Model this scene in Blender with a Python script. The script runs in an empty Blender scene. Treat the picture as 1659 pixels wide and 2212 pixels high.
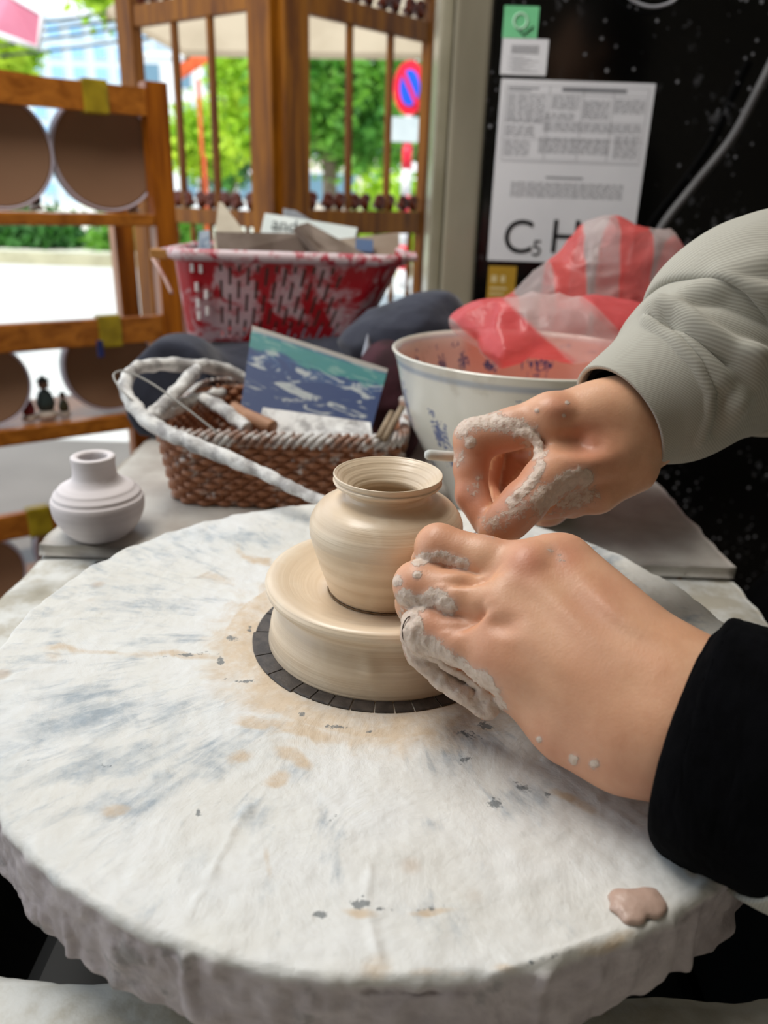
import bpy, bmesh, math, random
import numpy as np
from mathutils import Vector, Matrix

random.seed(3); rng = np.random.default_rng(3)
SC = bpy.context.scene
COL = SC.collection

# ------------------------------------------------------------------ camera
F = 1660.0; W, H = 1659.0, 2212.0
PITCH, ROLL = math.radians(22.1), math.radians(1.9)
T = 0.62                                     # height of the wheel top over the floor
CP = np.array([-.0014, -.363, .22 + T])
r0 = np.array([1., 0, 0]); f0 = np.array([0, math.cos(PITCH), -math.sin(PITCH)]); u0 = np.array([0, math.sin(PITCH), math.cos(PITCH)])
CX = math.cos(ROLL) * r0 + math.sin(ROLL) * u0
CY = -math.sin(ROLL) * r0 + math.cos(ROLL) * u0
cd = bpy.data.cameras.new('camera'); cam = bpy.data.objects.new('camera', cd); COL.objects.link(cam)
cd.sensor_fit = 'VERTICAL'; cd.sensor_height = 36.0; cd.sensor_width = 27.0; cd.lens = F / H * 36.0
cd.clip_start = .01; cd.clip_end = 300
M = Matrix.Identity(4)
for i in range(3):
    M[i][0], M[i][1], M[i][2], M[i][3] = CX[i], CY[i], -f0[i], CP[i]
cam.matrix_world = M
cd.dof.use_dof = True; cd.dof.focus_distance = .355; cd.dof.aperture_fstop = 8.0
SC.camera = cam

# ------------------------------------------------------------------ light and exposure
SC.view_settings.view_transform = 'Standard'; SC.view_settings.look = 'None'
SC.view_settings.exposure = 0.3; SC.view_settings.gamma = 1.0
try: SC.view_settings.use_curve_mapping = False
except Exception: pass
wd = bpy.data.worlds.new('sky'); SC.world = wd; wd.use_nodes = True
nt = wd.node_tree; nt.nodes.clear()
wo = nt.nodes.new('ShaderNodeOutputWorld'); bg = nt.nodes.new('ShaderNodeBackground')
tc = nt.nodes.new('ShaderNodeTexCoord'); sep = nt.nodes.new('ShaderNodeSeparateXYZ'); rp = nt.nodes.new('ShaderNodeValToRGB')
nt.links.new(tc.outputs['Generated'], sep.inputs[0]); nt.links.new(sep.outputs['Z'], rp.inputs[0])
rp.color_ramp.elements[0].position = 0.0; rp.color_ramp.elements[0].color = (.95, .97, 1, 1)
rp.color_ramp.elements[1].position = .6; rp.color_ramp.elements[1].color = (.62, .80, 1, 1)
nt.links.new(rp.outputs[0], bg.inputs[0]); bg.inputs[1].default_value = 1.4
nt.links.new(bg.outputs[0], wo.inputs[0])

def sun(name, direction, energy, angle, color):
    l = bpy.data.lights.new(name, 'SUN'); l.energy = energy; l.angle = angle; l.color = color
    o = bpy.data.objects.new(name, l); COL.objects.link(o)
    o.rotation_euler = Vector(direction).to_track_quat('-Z', 'Y').to_euler(); o.location = (0, 0, 6); return o
sun('sun', (.35, .55, -1.0), 3.4, math.radians(2), (1, .95, .86))
def area(name, loc, target, size, sy, power, color):
    l = bpy.data.lights.new(name, 'AREA'); l.shape = 'RECTANGLE'; l.size = size; l.size_y = sy; l.energy = power; l.color = color
    o = bpy.data.objects.new(name, l); COL.objects.link(o); o.location = loc
    o.rotation_euler = (Vector(target) - Vector(loc)).to_track_quat('-Z', 'Y').to_euler(); return o
area('fill_light', (-.5, .35, 2.1), (0, .1, .6), 1.2, .5, 19, (1, .97, .92))  # soft overhead fill, added; no lamp is known there

# ------------------------------------------------------------------ pixel <-> world helpers (plain geometry, used to measure positions)
def ray(px, py):
    u = (px - W / 2) / F; v = -(py - H / 2) / F
    return f0 + CX * u + CY * v
def PX(px, py, d): return CP + ray(px, py) * d
def onz(px, py, z):
    r = ray(px, py); return CP + r * ((z + T - CP[2]) / r[2])
def ony(px, py, y):
    r = ray(px, py); return CP + r * ((y - CP[1]) / r[1])
def onpl(px, py, P0, n):
    r = ray(px, py); n = np.asarray(n, float); return CP + r * (np.dot(np.asarray(P0) - CP, n) / np.dot(r, n))
def pj(P):
    Q = np.atleast_2d(P) - CP; d = Q @ f0
    return np.c_[W / 2 + F * (Q @ CX) / d, H / 2 - F * (Q @ CY) / d, d]
def zat(x, y, py):
    lo, hi = -3., 6.
    for _ in range(50):
        m = (lo + hi) / 2
        if pj([x, y, m])[0, 1] > py: lo = m
        else: hi = m
    return (lo + hi) / 2

# ------------------------------------------------------------------ object helpers
def tag(o, label=None, cat=None, group=None, kind=None):
    if label: o['label'] = label
    if cat: o['category'] = cat
    if group: o['group'] = group
    if kind: o['kind'] = kind
    return o
def empty(name, loc, label, cat, group=None):
    o = bpy.data.objects.new(name, None); COL.objects.link(o); o.location = loc; o.empty_display_size = .02
    return tag(o, label, cat, group)
def mobj(name, verts, faces, mat, parent=None, smooth=True, uvs=None):
    me = bpy.data.meshes.new(name)
    if isinstance(verts, np.ndarray) and isinstance(faces, np.ndarray):
        nv, nf, k = len(verts), len(faces), faces.shape[1]
        me.vertices.add(nv); me.vertices.foreach_set('co', verts.astype(np.float32).ravel())
        me.loops.add(nf * k); me.loops.foreach_set('vertex_index', faces.astype(np.int32).ravel())
        me.polygons.add(nf); me.polygons.foreach_set('loop_start', np.arange(0, nf * k, k, dtype=np.int32))
        me.update(calc_edges=True)
    else:
        me.from_pydata([tuple(map(float, v)) for v in verts], [], [tuple(map(int, f)) for f in faces]); me.update()
    if smooth: me.polygons.foreach_set('use_smooth', np.ones(len(me.polygons), dtype=bool))
    if uvs is not None:
        ul = me.uv_layers.new(name='UVMap'); idx = np.zeros(len(me.loops), dtype=np.int32); me.loops.foreach_get('vertex_index', idx)
        ul.data.foreach_set('uv', np.asarray(uvs, np.float32)[idx].ravel())
    if mat: me.materials.append(mat)
    o = bpy.data.objects.new(name, me); COL.objects.link(o)
    if parent is not None:
        o.parent = parent; o.matrix_parent_inverse = Matrix.Translation(parent.location).inverted()
    return o
def attr(o, name, vals):
    a = o.data.attributes.new(name, 'FLOAT', 'POINT'); a.data.foreach_set('value', np.asarray(vals, np.float32))
def bmobj(name, bm, mat, parent=None, smooth=False, bevel=0):
    if bevel:
        bmesh.ops.bevel(bm, geom=list(bm.edges), offset=bevel, segments=2, affect='EDGES', profile=.6)
    me = bpy.data.meshes.new(name); bm.to_mesh(me); bm.free()
    if smooth:
        me.polygons.foreach_set('use_smooth', np.ones(len(me.polygons), dtype=bool))
    me.materials.append(mat)
    o = bpy.data.objects.new(name, me); COL.objects.link(o)
    if parent is not None:
        o.parent = parent; o.matrix_parent_inverse = Matrix.Translation(parent.location).inverted()
    return o
def frame_box(bm, c, ux, uy, uz, sx, sy, sz):
    """a box with half sizes sx, sy, sz along the axes ux, uy, uz"""
    c = np.asarray(c, float); vs = []
    for a in (-1, 1):
        for b in (-1, 1):
            for d in (-1, 1): vs.append(bm.verts.new(c + a * sx * np.asarray(ux) + b * sy * np.asarray(uy) + d * sz * np.asarray(uz)))
    for q in ((0, 1, 3, 2), (4, 6, 7, 5), (0, 4, 5, 1), (2, 3, 7, 6), (0, 2, 6, 4), (1, 5, 7, 3)):
        bm.faces.new([vs[i] for i in q])
XA, YA, ZA = np.eye(3)
def box(name, lo, hi, mat, parent=None, bevel=0, smooth=False):
    bm = bmesh.new(); lo = np.array(lo, float); hi = np.array(hi, float)
    frame_box(bm, (lo + hi) / 2, XA, YA, ZA, *((hi - lo) / 2)); bmesh.ops.recalc_face_normals(bm, faces=bm.faces)
    return bmobj(name, bm, mat, parent, smooth, bevel)
def obox(name, c, ux, uz, s, mat, parent=None, bevel=0):
    ux = np.asarray(ux, float); ux = ux / np.linalg.norm(ux); uz = np.asarray(uz, float); uz = uz - ux * np.dot(ux, uz); uz /= np.linalg.norm(uz)
    bm = bmesh.new(); frame_box(bm, c, ux, np.cross(uz, ux), uz, *s); bmesh.ops.recalc_face_normals(bm, faces=bm.faces)
    return bmobj(name, bm, mat, parent, False, bevel)
def lathe_data(prof, n=96, c=(0, 0, 0), wob=None):
    prof = np.array(prof, float); m = len(prof); a = np.arange(n) * 2 * math.pi / n
    V = np.zeros((m, n, 3)); V[..., 0] = prof[:, None, 0] * np.cos(a); V[..., 1] = prof[:, None, 0] * np.sin(a); V[..., 2] = prof[:, None, 1]
    if wob is not None: V = wob(V)
    V = V.reshape(-1, 3) + np.array(c)
    i, j = np.meshgrid(np.arange(m - 1), np.arange(n), indexing='ij'); j2 = (j + 1) % n
    Fc = np.stack([i * n + j, i * n + j2, (i + 1) * n + j2, (i + 1) * n + j], -1).reshape(-1, 4)
    return V, Fc
def lathe(name, prof, mat, parent=None, n=96, c=(0, 0, 0), wob=None):
    V, Fc = lathe_data(prof, n, c, wob); return mobj(name, V, Fc, mat, parent)
def smooth_path(pts, n):
    """Catmull-Rom through rows of pts (any dimension)"""
    P = np.array(pts, float); P = np.vstack([2 * P[0] - P[1], P, 2 * P[-1] - P[-2]]); m = len(P) - 3
    t = np.linspace(0, m, n); k = np.minimum(t.astype(int), m - 1); u = (t - k)[:, None]
    a, b, c, d = P[k], P[k + 1], P[k + 2], P[k + 3]
    return .5 * (2 * b + (c - a) * u + (2 * a - 5 * b + 4 * c - d) * u ** 2 + (3 * b - a - 3 * c + d) * u ** 3)
def tube_data(path, rad, n=10, closed=False, flat=1.0, up=None):
    P = np.asarray(path, float); m = len(P); rad = np.broadcast_to(rad, (m,))
    tg = np.gradient(P, axis=0) if not closed else np.roll(P, -1, 0) - np.roll(P, 1, 0)
    tg /= np.linalg.norm(tg, axis=1)[:, None] + 1e-12
    N = np.zeros_like(P); v = np.array([0, 0, 1.]) if up is None else np.asarray(up, float)
    if abs(np.dot(v, tg[0])) > .95: v = np.array([1., 0, 0])
    for i in range(m):
        v = v - tg[i] * np.dot(v, tg[i]); v /= np.linalg.norm(v) + 1e-12; N[i] = v
    B = np.cross(tg, N); a = np.arange(n) * 2 * math.pi / n
    V = P[:, None] + rad[:, None, None] * (np.cos(a)[None, :, None] * N[:, None] * flat + np.sin(a)[None, :, None] * B[:, None])
    V = V.reshape(-1, 3); mm = m if closed else m - 1
    i, j = np.meshgrid(np.arange(mm), np.arange(n), indexing='ij'); j2 = (j + 1) % n; i2 = (i + 1) % m
    Fc = np.stack([i * n + j, i2 * n + j, i2 * n + j2, i * n + j2], -1).reshape(-1, 4)
    if not closed:
        V = np.vstack([V, P[0], P[-1]]); a0 = len(V) - 2
        jj = np.arange(n); k2 = (jj + 1) % n
        Fc = np.vstack([Fc, np.stack([jj, k2, np.full(n, a0), np.full(n, a0)], -1), np.stack([(m - 1) * n + k2, (m - 1) * n + jj, np.full(n, a0 + 1), np.full(n, a0 + 1)], -1)])
    return V, Fc
def fixtri(Fc):
    """quads whose last two corners repeat become triangles"""
    return [tuple(f) if f[2] != f[3] else tuple(f[:3]) for f in Fc.tolist()]
def tube(name, path, rad, mat, parent=None, n=10, closed=False, flat=1.0, up=None):
    V, Fc = tube_data(path, rad, n, closed, flat, up); return mobj(name, V, fixtri(Fc), mat, parent)
def merge(parts):
    Vs, Fs, o = [], [], 0
    for V, Fc in parts:
        Vs.append(V); Fs.append(np.asarray(Fc) + o); o += len(V)
    return np.vstack(Vs), np.vstack(Fs)

# ------------------------------------------------------------------ noise
def hash3(i, j, k, s):
    h = (i * 374761393 + j * 668265263 + k * 2147483647 + s * 1274126177) & 0xffffffff
    h = ((h ^ (h >> 13)) * 1274126177) & 0xffffffff
    return ((h ^ (h >> 16)) & 0xffff) / 32767.5 - 1
def noise(P, sc, seed=0):
    Q = np.asarray(P, float) * sc; I = np.floor(Q).astype(np.int64); f = Q - I; f = f * f * (3 - 2 * f); out = 0
    for a in (0, 1):
        for b in (0, 1):
            for c in (0, 1):
                w = (f[..., 0] if a else 1 - f[..., 0]) * (f[..., 1] if b else 1 - f[..., 1]) * (f[..., 2] if c else 1 - f[..., 2])
                out = out + w * hash3(I[..., 0] + a, I[..., 1] + b, I[..., 2] + c, seed)
    return out
def fbm(P, sc, seed=0, o=3):
    return sum(noise(P, sc * 2 ** i, seed + 7 * i) * .5 ** i for i in range(o))
def sstep(a, b, x):
    t = np.clip((x - a) / (b - a), 0, 1); return t * t * (3 - 2 * t)

# ------------------------------------------------------------------ signed-distance modelling: one continuous skin over many soft forms
class Field:
    def __init__(s, lo, hi, h):
        s.o = np.array(lo, float); s.h = h; s.n = np.ceil((np.array(hi) - s.o) / h).astype(int) + 1
        s.D = np.full(s.n, .05, np.float32)
    def sub(s, lo, hi):
        a = np.clip(np.floor((np.array(lo) - s.o) / s.h).astype(int), 0, s.n); b = np.clip(np.ceil((np.array(hi) - s.o) / s.h).astype(int) + 1, 0, s.n)
        sl = tuple(slice(a[i], b[i]) for i in range(3))
        g = [(s.o[i] + s.h * np.arange(a[i], b[i])).astype(np.float32) for i in range(3)]
        return sl, np.meshgrid(*g, indexing='ij', sparse=True)
    def put(s, d, sl, k, mode='u'):
        A = s.D[sl]
        if mode == 's': d = -d; hh = np.clip(.5 - .5 * (A - d) / k, 0, 1) if k else 0; s.D[sl] = (np.maximum(A, d) if not k else A * (1 - hh) + d * hh + k * hh * (1 - hh)); return
        if k <= 0: s.D[sl] = np.minimum(A, d); return
        hh = np.clip(.5 + .5 * (A - d) / k, 0, 1); s.D[sl] = A * (1 - hh) + d * hh - k * hh * (1 - hh)
    def cone(s, a, b, ra, rb, k=.004, mode='u'):
        a = np.array(a, float); b = np.array(b, float); m = max(ra, rb) + max(k, .002) + .004
        sl, (X, Y, Z) = s.sub(np.minimum(a, b) - m, np.maximum(a, b) + m)
        if 0 in s.D[sl].shape: return
        ab = b - a; L = float(ab @ ab) + 1e-12
        t = np.clip(((X - a[0]) * ab[0] + (Y - a[1]) * ab[1] + (Z - a[2]) * ab[2]) / L, 0, 1)
        d = np.sqrt((X - a[0] - t * ab[0]) ** 2 + (Y - a[1] - t * ab[1]) ** 2 + (Z - a[2] - t * ab[2]) ** 2) - (ra + t * (rb - ra))
        s.put(d, sl, k, mode)
    def ell(s, c, r, R=None, k=.004, mode='u'):
        c = np.array(c, float); r = np.array(r, float); R = np.eye(3) if R is None else np.array(R); m = r.max() + k + .004
        sl, (X, Y, Z) = s.sub(c - m, c + m)
        if 0 in s.D[sl].shape: return
        q = [(X - c[0]) * R[i, 0] + (Y - c[1]) * R[i, 1] + (Z - c[2]) * R[i, 2] for i in range(3)]
        k0 = np.sqrt(sum((q[i] / r[i]) ** 2 for i in range(3))) + 1e-9; k1 = np.sqrt(sum((q[i] / r[i] ** 2) ** 2 for i in range(3))) + 1e-9
        s.put(k0 * (k0 - 1) / k1, sl, k, mode)
    def chain(s, J, k=.003, mode='u'):
        for (a, ra), (b, rb) in zip(J[:-1], J[1:]): s.cone(a, b, ra, rb, k, mode)
    def union(s, o, k): s.put(o.D, tuple(slice(0, n) for n in s.n), k)
    def like(s):
        f = Field.__new__(Field); f.o, f.h, f.n = s.o, s.h, s.n; f.D = np.full(s.n, .05, np.float32); return f
    def mesh(s):
        D = s.D; n = D.shape
        for ax in range(3):
            for e in (0, -1):
                i_ = [slice(None)] * 3; i_[ax] = e; D[tuple(i_)] = np.maximum(D[tuple(i_)], s.h * .5)
        S = D < 0
        cnt = np.zeros(tuple(np.array(n) - 1), np.int8)
        cor = [(a, b, c) for a in (0, 1) for b in (0, 1) for c in (0, 1)]
        def cv(A, c): return A[c[0]:n[0] - 1 + c[0], c[1]:n[1] - 1 + c[1], c[2]:n[2] - 1 + c[2]]
        for c in cor: cnt += cv(S, c)
        act = (cnt > 0) & (cnt < 8); idx = -np.ones(act.shape, np.int64); ijk = np.argwhere(act); idx[act] = np.arange(len(ijk))
        vals = {c: D[ijk[:, 0] + c[0], ijk[:, 1] + c[1], ijk[:, 2] + c[2]] for c in cor}
        acc = np.zeros((len(ijk), 3)); num = np.zeros(len(ijk))
        for c in cor:
            for ax in range(3):
                if c[ax]: continue
                e = list(c); e[ax] = 1; e = tuple(e); v0, v1 = vals[c], vals[e]; m = (v0 < 0) != (v1 < 0)
                t = np.where(m, v0 / np.where(m, v0 - v1, 1), 0); p = np.tile(np.array(c, float), (len(ijk), 1)); p[:, ax] = t
                acc[m] += p[m]; num[m] += 1
        V = s.o + s.h * (ijk + acc / num[:, None]); Fs = []
        for ax in range(3):
            o1, o2 = [(1, 2), (2, 0), (0, 1)][ax]
            A = [slice(1, -1)] * 3; A[ax] = slice(0, -1); B = [slice(1, -1)] * 3; B[ax] = slice(1, None)
            s0 = S[tuple(A)]; s1 = S[tuple(B)]; e = np.argwhere(s0 != s1); pos = e + 1; pos[:, ax] -= 1
            def g(d1, d2):
                q = pos.copy(); q[:, o1] -= d1; q[:, o2] -= d2; return idx[q[:, 0], q[:, 1], q[:, 2]]
            q = np.stack([g(1, 1), g(0, 1), g(0, 0), g(1, 0)], -1)
            fl = s0[tuple(e.T)]; q[~fl] = q[~fl][:, ::-1]; Fs.append(q)
        Fa = np.vstack(Fs); used = np.zeros(len(V), bool); used[Fa.ravel()] = True; mp = np.cumsum(used) - 1
        return V[used], mp[Fa]
def relax(V, Fc, it=2, lam=.5):
    for _ in range(it):
        A = np.zeros_like(V); c = np.zeros(len(V))
        for a, b in ((0, 1), (1, 2), (2, 3), (3, 0)):
            for x, y in ((a, b), (b, a)):
                np.add.at(c, Fc[:, x], 1)
                for ax in range(3): A[:, ax] += np.bincount(Fc[:, x], V[Fc[:, y], ax], len(V))
        V = V + lam * (A / np.maximum(c, 1)[:, None] - V)
    return V

# ------------------------------------------------------------------ materials
def lin(c):
    if isinstance(c, str):
        c = [int(c[i:i + 2], 16) / 255 for i in (0, 2, 4)]
        c = [x / 12.92 if x <= .04045 else ((x + .055) / 1.055) ** 2.4 for x in c]
    return (c[0], c[1], c[2], 1)
class NT:
    def __init__(s, name):
        s.m = bpy.data.materials.new(name); s.m.use_nodes = True; s.t = s.m.node_tree; s.b = s.t.nodes['Principled BSDF']; s.out = s.t.nodes['Material Output']
        s._co = None
    def n(s, typ, **kw):
        x = s.t.nodes.new(typ)
        for k, v in kw.items():
            if k.startswith('_'): setattr(x, k[1:], v)
        return x
    def link(s, a, b): s.t.links.new(a, b)
    def inp(s, node, key, v):
        if hasattr(v, 'is_linked') or hasattr(v, 'links'): s.link(v, node.inputs[key])
        else: node.inputs[key].default_value = v
    def co(s):
        if s._co is None: s._co = s.n('ShaderNodeTexCoord').outputs['Object']
        return s._co
    def map(s, scale=(1, 1, 1), rot=(0, 0, 0), src=None):
        m = s.n('ShaderNodeMapping'); s.link(src or s.co(), m.inputs[0]); m.inputs['Scale'].default_value = scale; m.inputs['Rotation'].default_value = rot; return m.outputs[0]
    def noise(s, scale, detail=4, rough=.55, src=None, dist=0):
        x = s.n('ShaderNodeTexNoise'); s.link(src or s.co(), x.inputs['Vector']); x.inputs['Scale'].default_value = scale; x.inputs['Detail'].default_value = detail
        x.inputs['Roughness'].default_value = rough; x.inputs['Distortion'].default_value = dist; return x.outputs['Fac']
    def voro(s, scale, src=None, feat='F1', out='Distance'):
        x = s.n('ShaderNodeTexVoronoi', _feature=feat); s.link(src or s.co(), x.inputs['Vector']); x.inputs['Scale'].default_value = scale; return x.outputs[out]
    def ramp(s, fac, stops):
        r = s.n('ShaderNodeValToRGB'); s.link(fac, r.inputs[0]); e = r.color_ramp.elements
        while len(e) < len(stops): e.new(.5)
        for x, (p, c) in zip(e, stops): x.position = p; x.color = lin(c) if not isinstance(c, (int, float)) else (c, c, c, 1)
        return r.outputs[0]
    def mth(s, op, a, b=0.0, c=None, clamp=False):
        x = s.n('ShaderNodeMath', _operation=op); x.use_clamp = clamp; s.inp(x, 0, a); s.inp(x, 1, b)
        if c is not None: s.inp(x, 2, c)
        return x.outputs[0]
    def sm(s, a, b, x):
        m = s.n('ShaderNodeMapRange', _interpolation_type='SMOOTHSTEP'); s.inp(m, 0, x); m.inputs[1].default_value = a; m.inputs[2].default_value = b; return m.outputs[0]
    def mix(s, fac, a, b, blend='MIX'):
        x = s.n('ShaderNodeMix', _data_type='RGBA', _blend_type=blend)
        s.inp(x, 0, fac)
        for k, v in ((6, a), (7, b)):
            if isinstance(v, (str, tuple, list)): x.inputs[k].default_value = lin(v)
            else: s.link(v, x.inputs[k])
        return x.outputs[2]
    def at(s, name): x = s.n('ShaderNodeAttribute', _attribute_name=name); return x.outputs['Fac']
    def bump(s, hgt, strength=.3, dist=.001):
        x = s.n('ShaderNodeBump'); s.link(hgt, x.inputs['Height']); x.inputs['Strength'].default_value = strength; x.inputs['Distance'].default_value = dist
        if s.b.inputs['Normal'].is_linked: s.link(s.b.inputs['Normal'].links[0].from_socket, x.inputs['Normal'])
        s.link(x.outputs[0], s.b.inputs['Normal'])
    def set(s, **kw):
        for k, v in kw.items():
            key = {'col': 'Base Color', 'rough': 'Roughness', 'metal': 'Metallic', 'spec': 'Specular IOR Level', 'sss': 'Subsurface Weight', 'sssr': 'Subsurface Radius', 'ssss': 'Subsurface Scale', 'coat': 'Coat Weight', 'coatr': 'Coat Roughness', 'alpha': 'Alpha', 'trans': 'Transmission Weight', 'sheen': 'Sheen Weight', 'ior': 'IOR'}[k]
            if isinstance(v, str): v = lin(v)
            s.inp(s.b, key, v)
        return s
def simple(name, a, b=None, rough=.6, scale=30, bump=.15, bscale=None, dist=.001, **kw):
    m = NT(name); b = b or a
    m.set(col=m.mix(m.sm(.35, .65, m.noise(scale)), a, b), rough=rough, **kw)
    if bump: m.bump(m.noise(bscale or scale * 4, 3), bump, dist)
    return m.m
def wood(name, a, b, axis=2, rough=.35, sc=14):
    m = NT(name); s = [sc * 3] * 3; s[axis] = sc * .25
    n = m.noise(1.0, 5, .6, m.map(tuple(s)), .6)
    m.set(col=m.mix(m.sm(.3, .7, n), a, b), rough=rough, coat=.12, coatr=.3, spec=.3); m.bump(n, .15, .001); return m.m

MW = wood('varnished_wood', '7c3d04', 'b96a12'); MWX = wood('varnished_wood_rail', '84480e', 'b87026', 0)
MDW = wood('carved_wood', '4a1c0a', '7c3416'); MSCR = wood('screen_wood', '663500', 'a36404', rough=.65)
MBLACK = simple('black_cloth', '020203', '050507', 1.0, 60, .3, 300, spec=.08)

# ================================================================== STRUCTURE
fl = NT('floor_tile'); fl.set(col=fl.mix(fl.noise(3), '5a5148', '7c736a'), rough=.5)
o = box('floor', (-1.9, -3, -.05), (3, 2.3, 0), fl.m); tag(o, kind='structure')
m = NT('ceiling_paint'); m.set(col=m.mix(m.noise(2), 'b9b2a4', 'cfc8ba'), rough=.9)
o = box('ceiling', (-1.5, -3, 2.35), (3, 2.3, 2.45), m.m); tag(o, kind='structure')
o = box('wall_back', (-1.5, -3.1, 0), (3, -3, 2.35), m.m); tag(o, kind='structure')
o = box('wall_left_blocker', (-1.6, -3, 0), (-1.5, -.7, 2.35), m.m); tag(o, kind='structure')  # unseen wall, added to cut light from the camera side
o = box('wall_right', (3, -3, 0), (3.1, 2.3, 2.35), m.m); tag(o, kind='structure')
# black polished panel wall with specks of dried slip
YP = .99
m = NT('black_panel_gloss')
d1 = m.sm(.56, .68, m.noise(70, 3, .5)); d2 = m.sm(.5, .75, m.noise(7, 3)); v = m.voro(55); sp = m.mth('MULTIPLY', m.sm(.2, .09, v), m.sm(.44, .56, m.noise(14)))
dust = m.mth('MAXIMUM', m.mth('MULTIPLY', m.mth('MULTIPLY', d1, d2), .45), m.mth('MULTIPLY', sp, .6))
m.set(col=m.mix(dust, '060606', 'a9a9ae'), rough=m.mth('ADD', m.mth('MULTIPLY', dust, .5), .12), spec=.35)
x0 = ony(1048, 300, YP)[0]
o = box('wall_north', (x0, YP, 0), (3, YP + .06, 2.35), m.m, bevel=.004); tag(o, kind='structure')
# the pale polished stone pillar left of it
m = NT('pillar_stone'); n = m.noise(1, 4, .5, m.map((5, 5, 1.2)))
m.set(col=m.ramp(n, [(.3, '6f6856'), (.5, '8d8674'), (.7, 'a39a84')]), rough=.22, coat=.3)
ya = YP + .03
xa = ony(938, 300, ya)[0]; xb = ony(968, 300, ya)[0]
o = box('pillar', (xb, YP + .01, 0), (x0 - .0005, YP + .25, 2.35), m.m, bevel=.006); tag(o, kind='structure')
o = box('trim_1', (xa, YP + .03, 0), (xb - .0005, YP + .25, 2.35), simple('pillar_trim', '86806a', 'a09a86', .25, 4, 0), bevel=.006); tag(o, kind='structure')

# street and far ground
m = NT('asphalt'); m.set(col=m.mix(m.noise(1.2), 'b9b7b0', 'd0cec8'), rough=.9); m.bump(m.noise(60), .3, .01)
o = box('street', (-30, 2.3, -.08), (30, 9.6, -.02), m.m); tag(o, kind='structure')
m = NT('pavement'); m.set(col=m.mix(m.noise(1.5), 'cfc8b4', 'e6e0cf'), rough=.9)
o = box('pavement', (-45, 9.6, -.08), (45, 70, .08), m.m); tag(o, kind='structure')
o = box('kerb', (-30, 9.35, -.02), (30, 9.6, .12), simple('kerb_stone', 'a29c80', 'b8b294', .9, 3)); tag(o, kind='structure')
m = simple('porch_stone', 'a7b2ac', 'b9c4be', .5, 3, 0)
o = box('porch', (-3.2, -3, -.08), (-1.9, 2.3, -.005), m); tag(o, kind='structure')

# ================================================================== POTTER'S TABLE
TB = -.057 + T; BO = -.045 + T
m = NT('slip_crusted_board')
n = m.noise(28, 6, .65); g = m.noise(9, 4); v = m.sm(.66, .72, m.noise(16, 5, .6))
c = m.mix(m.sm(.4, .62, n), 'd9d8d2', 'b9b2a2'); c = m.mix(m.mth('MULTIPLY', m.sm(.55, .7, g), .7), c, '8f8875'); c = m.mix(m.mth('MULTIPLY', v, .8), c, 'b98549')
m.set(col=c, rough=.55); m.bump(n, .5, .003); MTAB = m.m
table = empty('potters_table', (0, 0, 0), 'slip-splashed white wooden work table that carries the wheel and the baskets', 'table')
def slab(name, lo, hi, parent, mat=MTAB, th=.02, res=.006, amp=.0012, seed=1):
    """board whose top and rim are caked unevenly with slip"""
    nx = max(2, int((hi[0] - lo[0]) / res)); ny = max(2, int((hi[1] - lo[1]) / res))
    nx = min(nx, 130); ny = min(ny, 130)
    xs = np.linspace(lo[0], hi[0], nx); ys = np.linspace(lo[1], hi[1], ny); X, Y = np.meshgrid(xs, ys, indexing='ij')
    P = np.stack([X, Y, np.zeros_like(X)], -1); z = hi[2] + amp * fbm(P, 45, seed) - amp
    edge = np.minimum.reduce([X - lo[0], hi[0] - X, Y - lo[1], hi[1] - Y]); z = z - .002 * np.exp(-edge / .002)
    wx = .0016 * fbm(P, 60, seed + 3); X2 = X + np.where((X == xs[0]) | (X == xs[-1]), wx, 0); Y2 = Y + np.where((Y == ys[0]) | (Y == ys[-1]), wx, 0)
    top = np.stack([X2, Y2, z], -1); bot = np.stack([X, Y, np.full_like(X, hi[2] - th)], -1)
    V = np.vstack([top.reshape(-1, 3), bot.reshape(-1, 3)]); N = nx * ny
    i, j = np.meshgrid(np.arange(nx - 1), np.arange(ny - 1), indexing='ij'); a = i * ny + j
    q = np.stack([a, a + ny, a + ny + 1, a + 1], -1).reshape(-1, 4); Fs = [q, q[:, ::-1] + N]
    for L in ([k * ny for k in range(nx)], [k * ny + ny - 1 for k in range(nx)][::-1], [k for k in range(ny)][::-1], [(nx - 1) * ny + k for k in range(ny)]):
        L = np.array(L); Fs.append(np.stack([L[:-1], L[:-1] + N, L[1:] + N, L[1:]], -1)[:, ::-1])
    return mobj(name, V, np.vstack(Fs), mat, parent)
m = NT('grey_board'); n = m.noise(22, 5, .6)
m.set(col=m.mix(m.sm(.35, .65, n), 'c8c3ba', 'b3aba2'), rough=.4); m.bump(n, .2, .001); MBO = m.m
slab('tabletop', (-.281, .2, BO - .014), (.285, .93, BO), table, MBO, .012, .007, .0006, 5)
slab('side_board', (-.281, -.75, TB - .02), (-.235, .2, TB), table, MTAB, .02, .004, .001, 6)
slab('side_board', (.2, -.75, TB - .02), (.285, .2, TB), table, MTAB, .02, .005, .001, 7)
slab('front_board', (-.235, -.75, TB - .022), (.2, -.158, TB - .001), table, MTAB, .02, .003, .0018, 8)
box('back_beam', (-.281, .2, TB - .07), (.285, .235, TB - .002), MTAB, table, .003)
box('back_beam', (-.281, .895, TB - .07), (.285, .93, TB - .002), MTAB, table, .003)
for sx in (-.281, .245):
    box('side_beam', (sx + .0005, .235, TB - .07), (sx + .04, .895, TB - .002), MTAB, table, .003)
    box('side_beam', (sx + .0005, -.74, TB - .09), (sx + .03, .2, TB - .0205), MTAB, table, .003)
    for sy in (-.73, .21, .88):
        box('leg', (sx + .001, sy, 0), (sx + .038, sy + .04, TB - .022 if sy < 0 else TB - .071), MW, table, .003)
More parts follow.
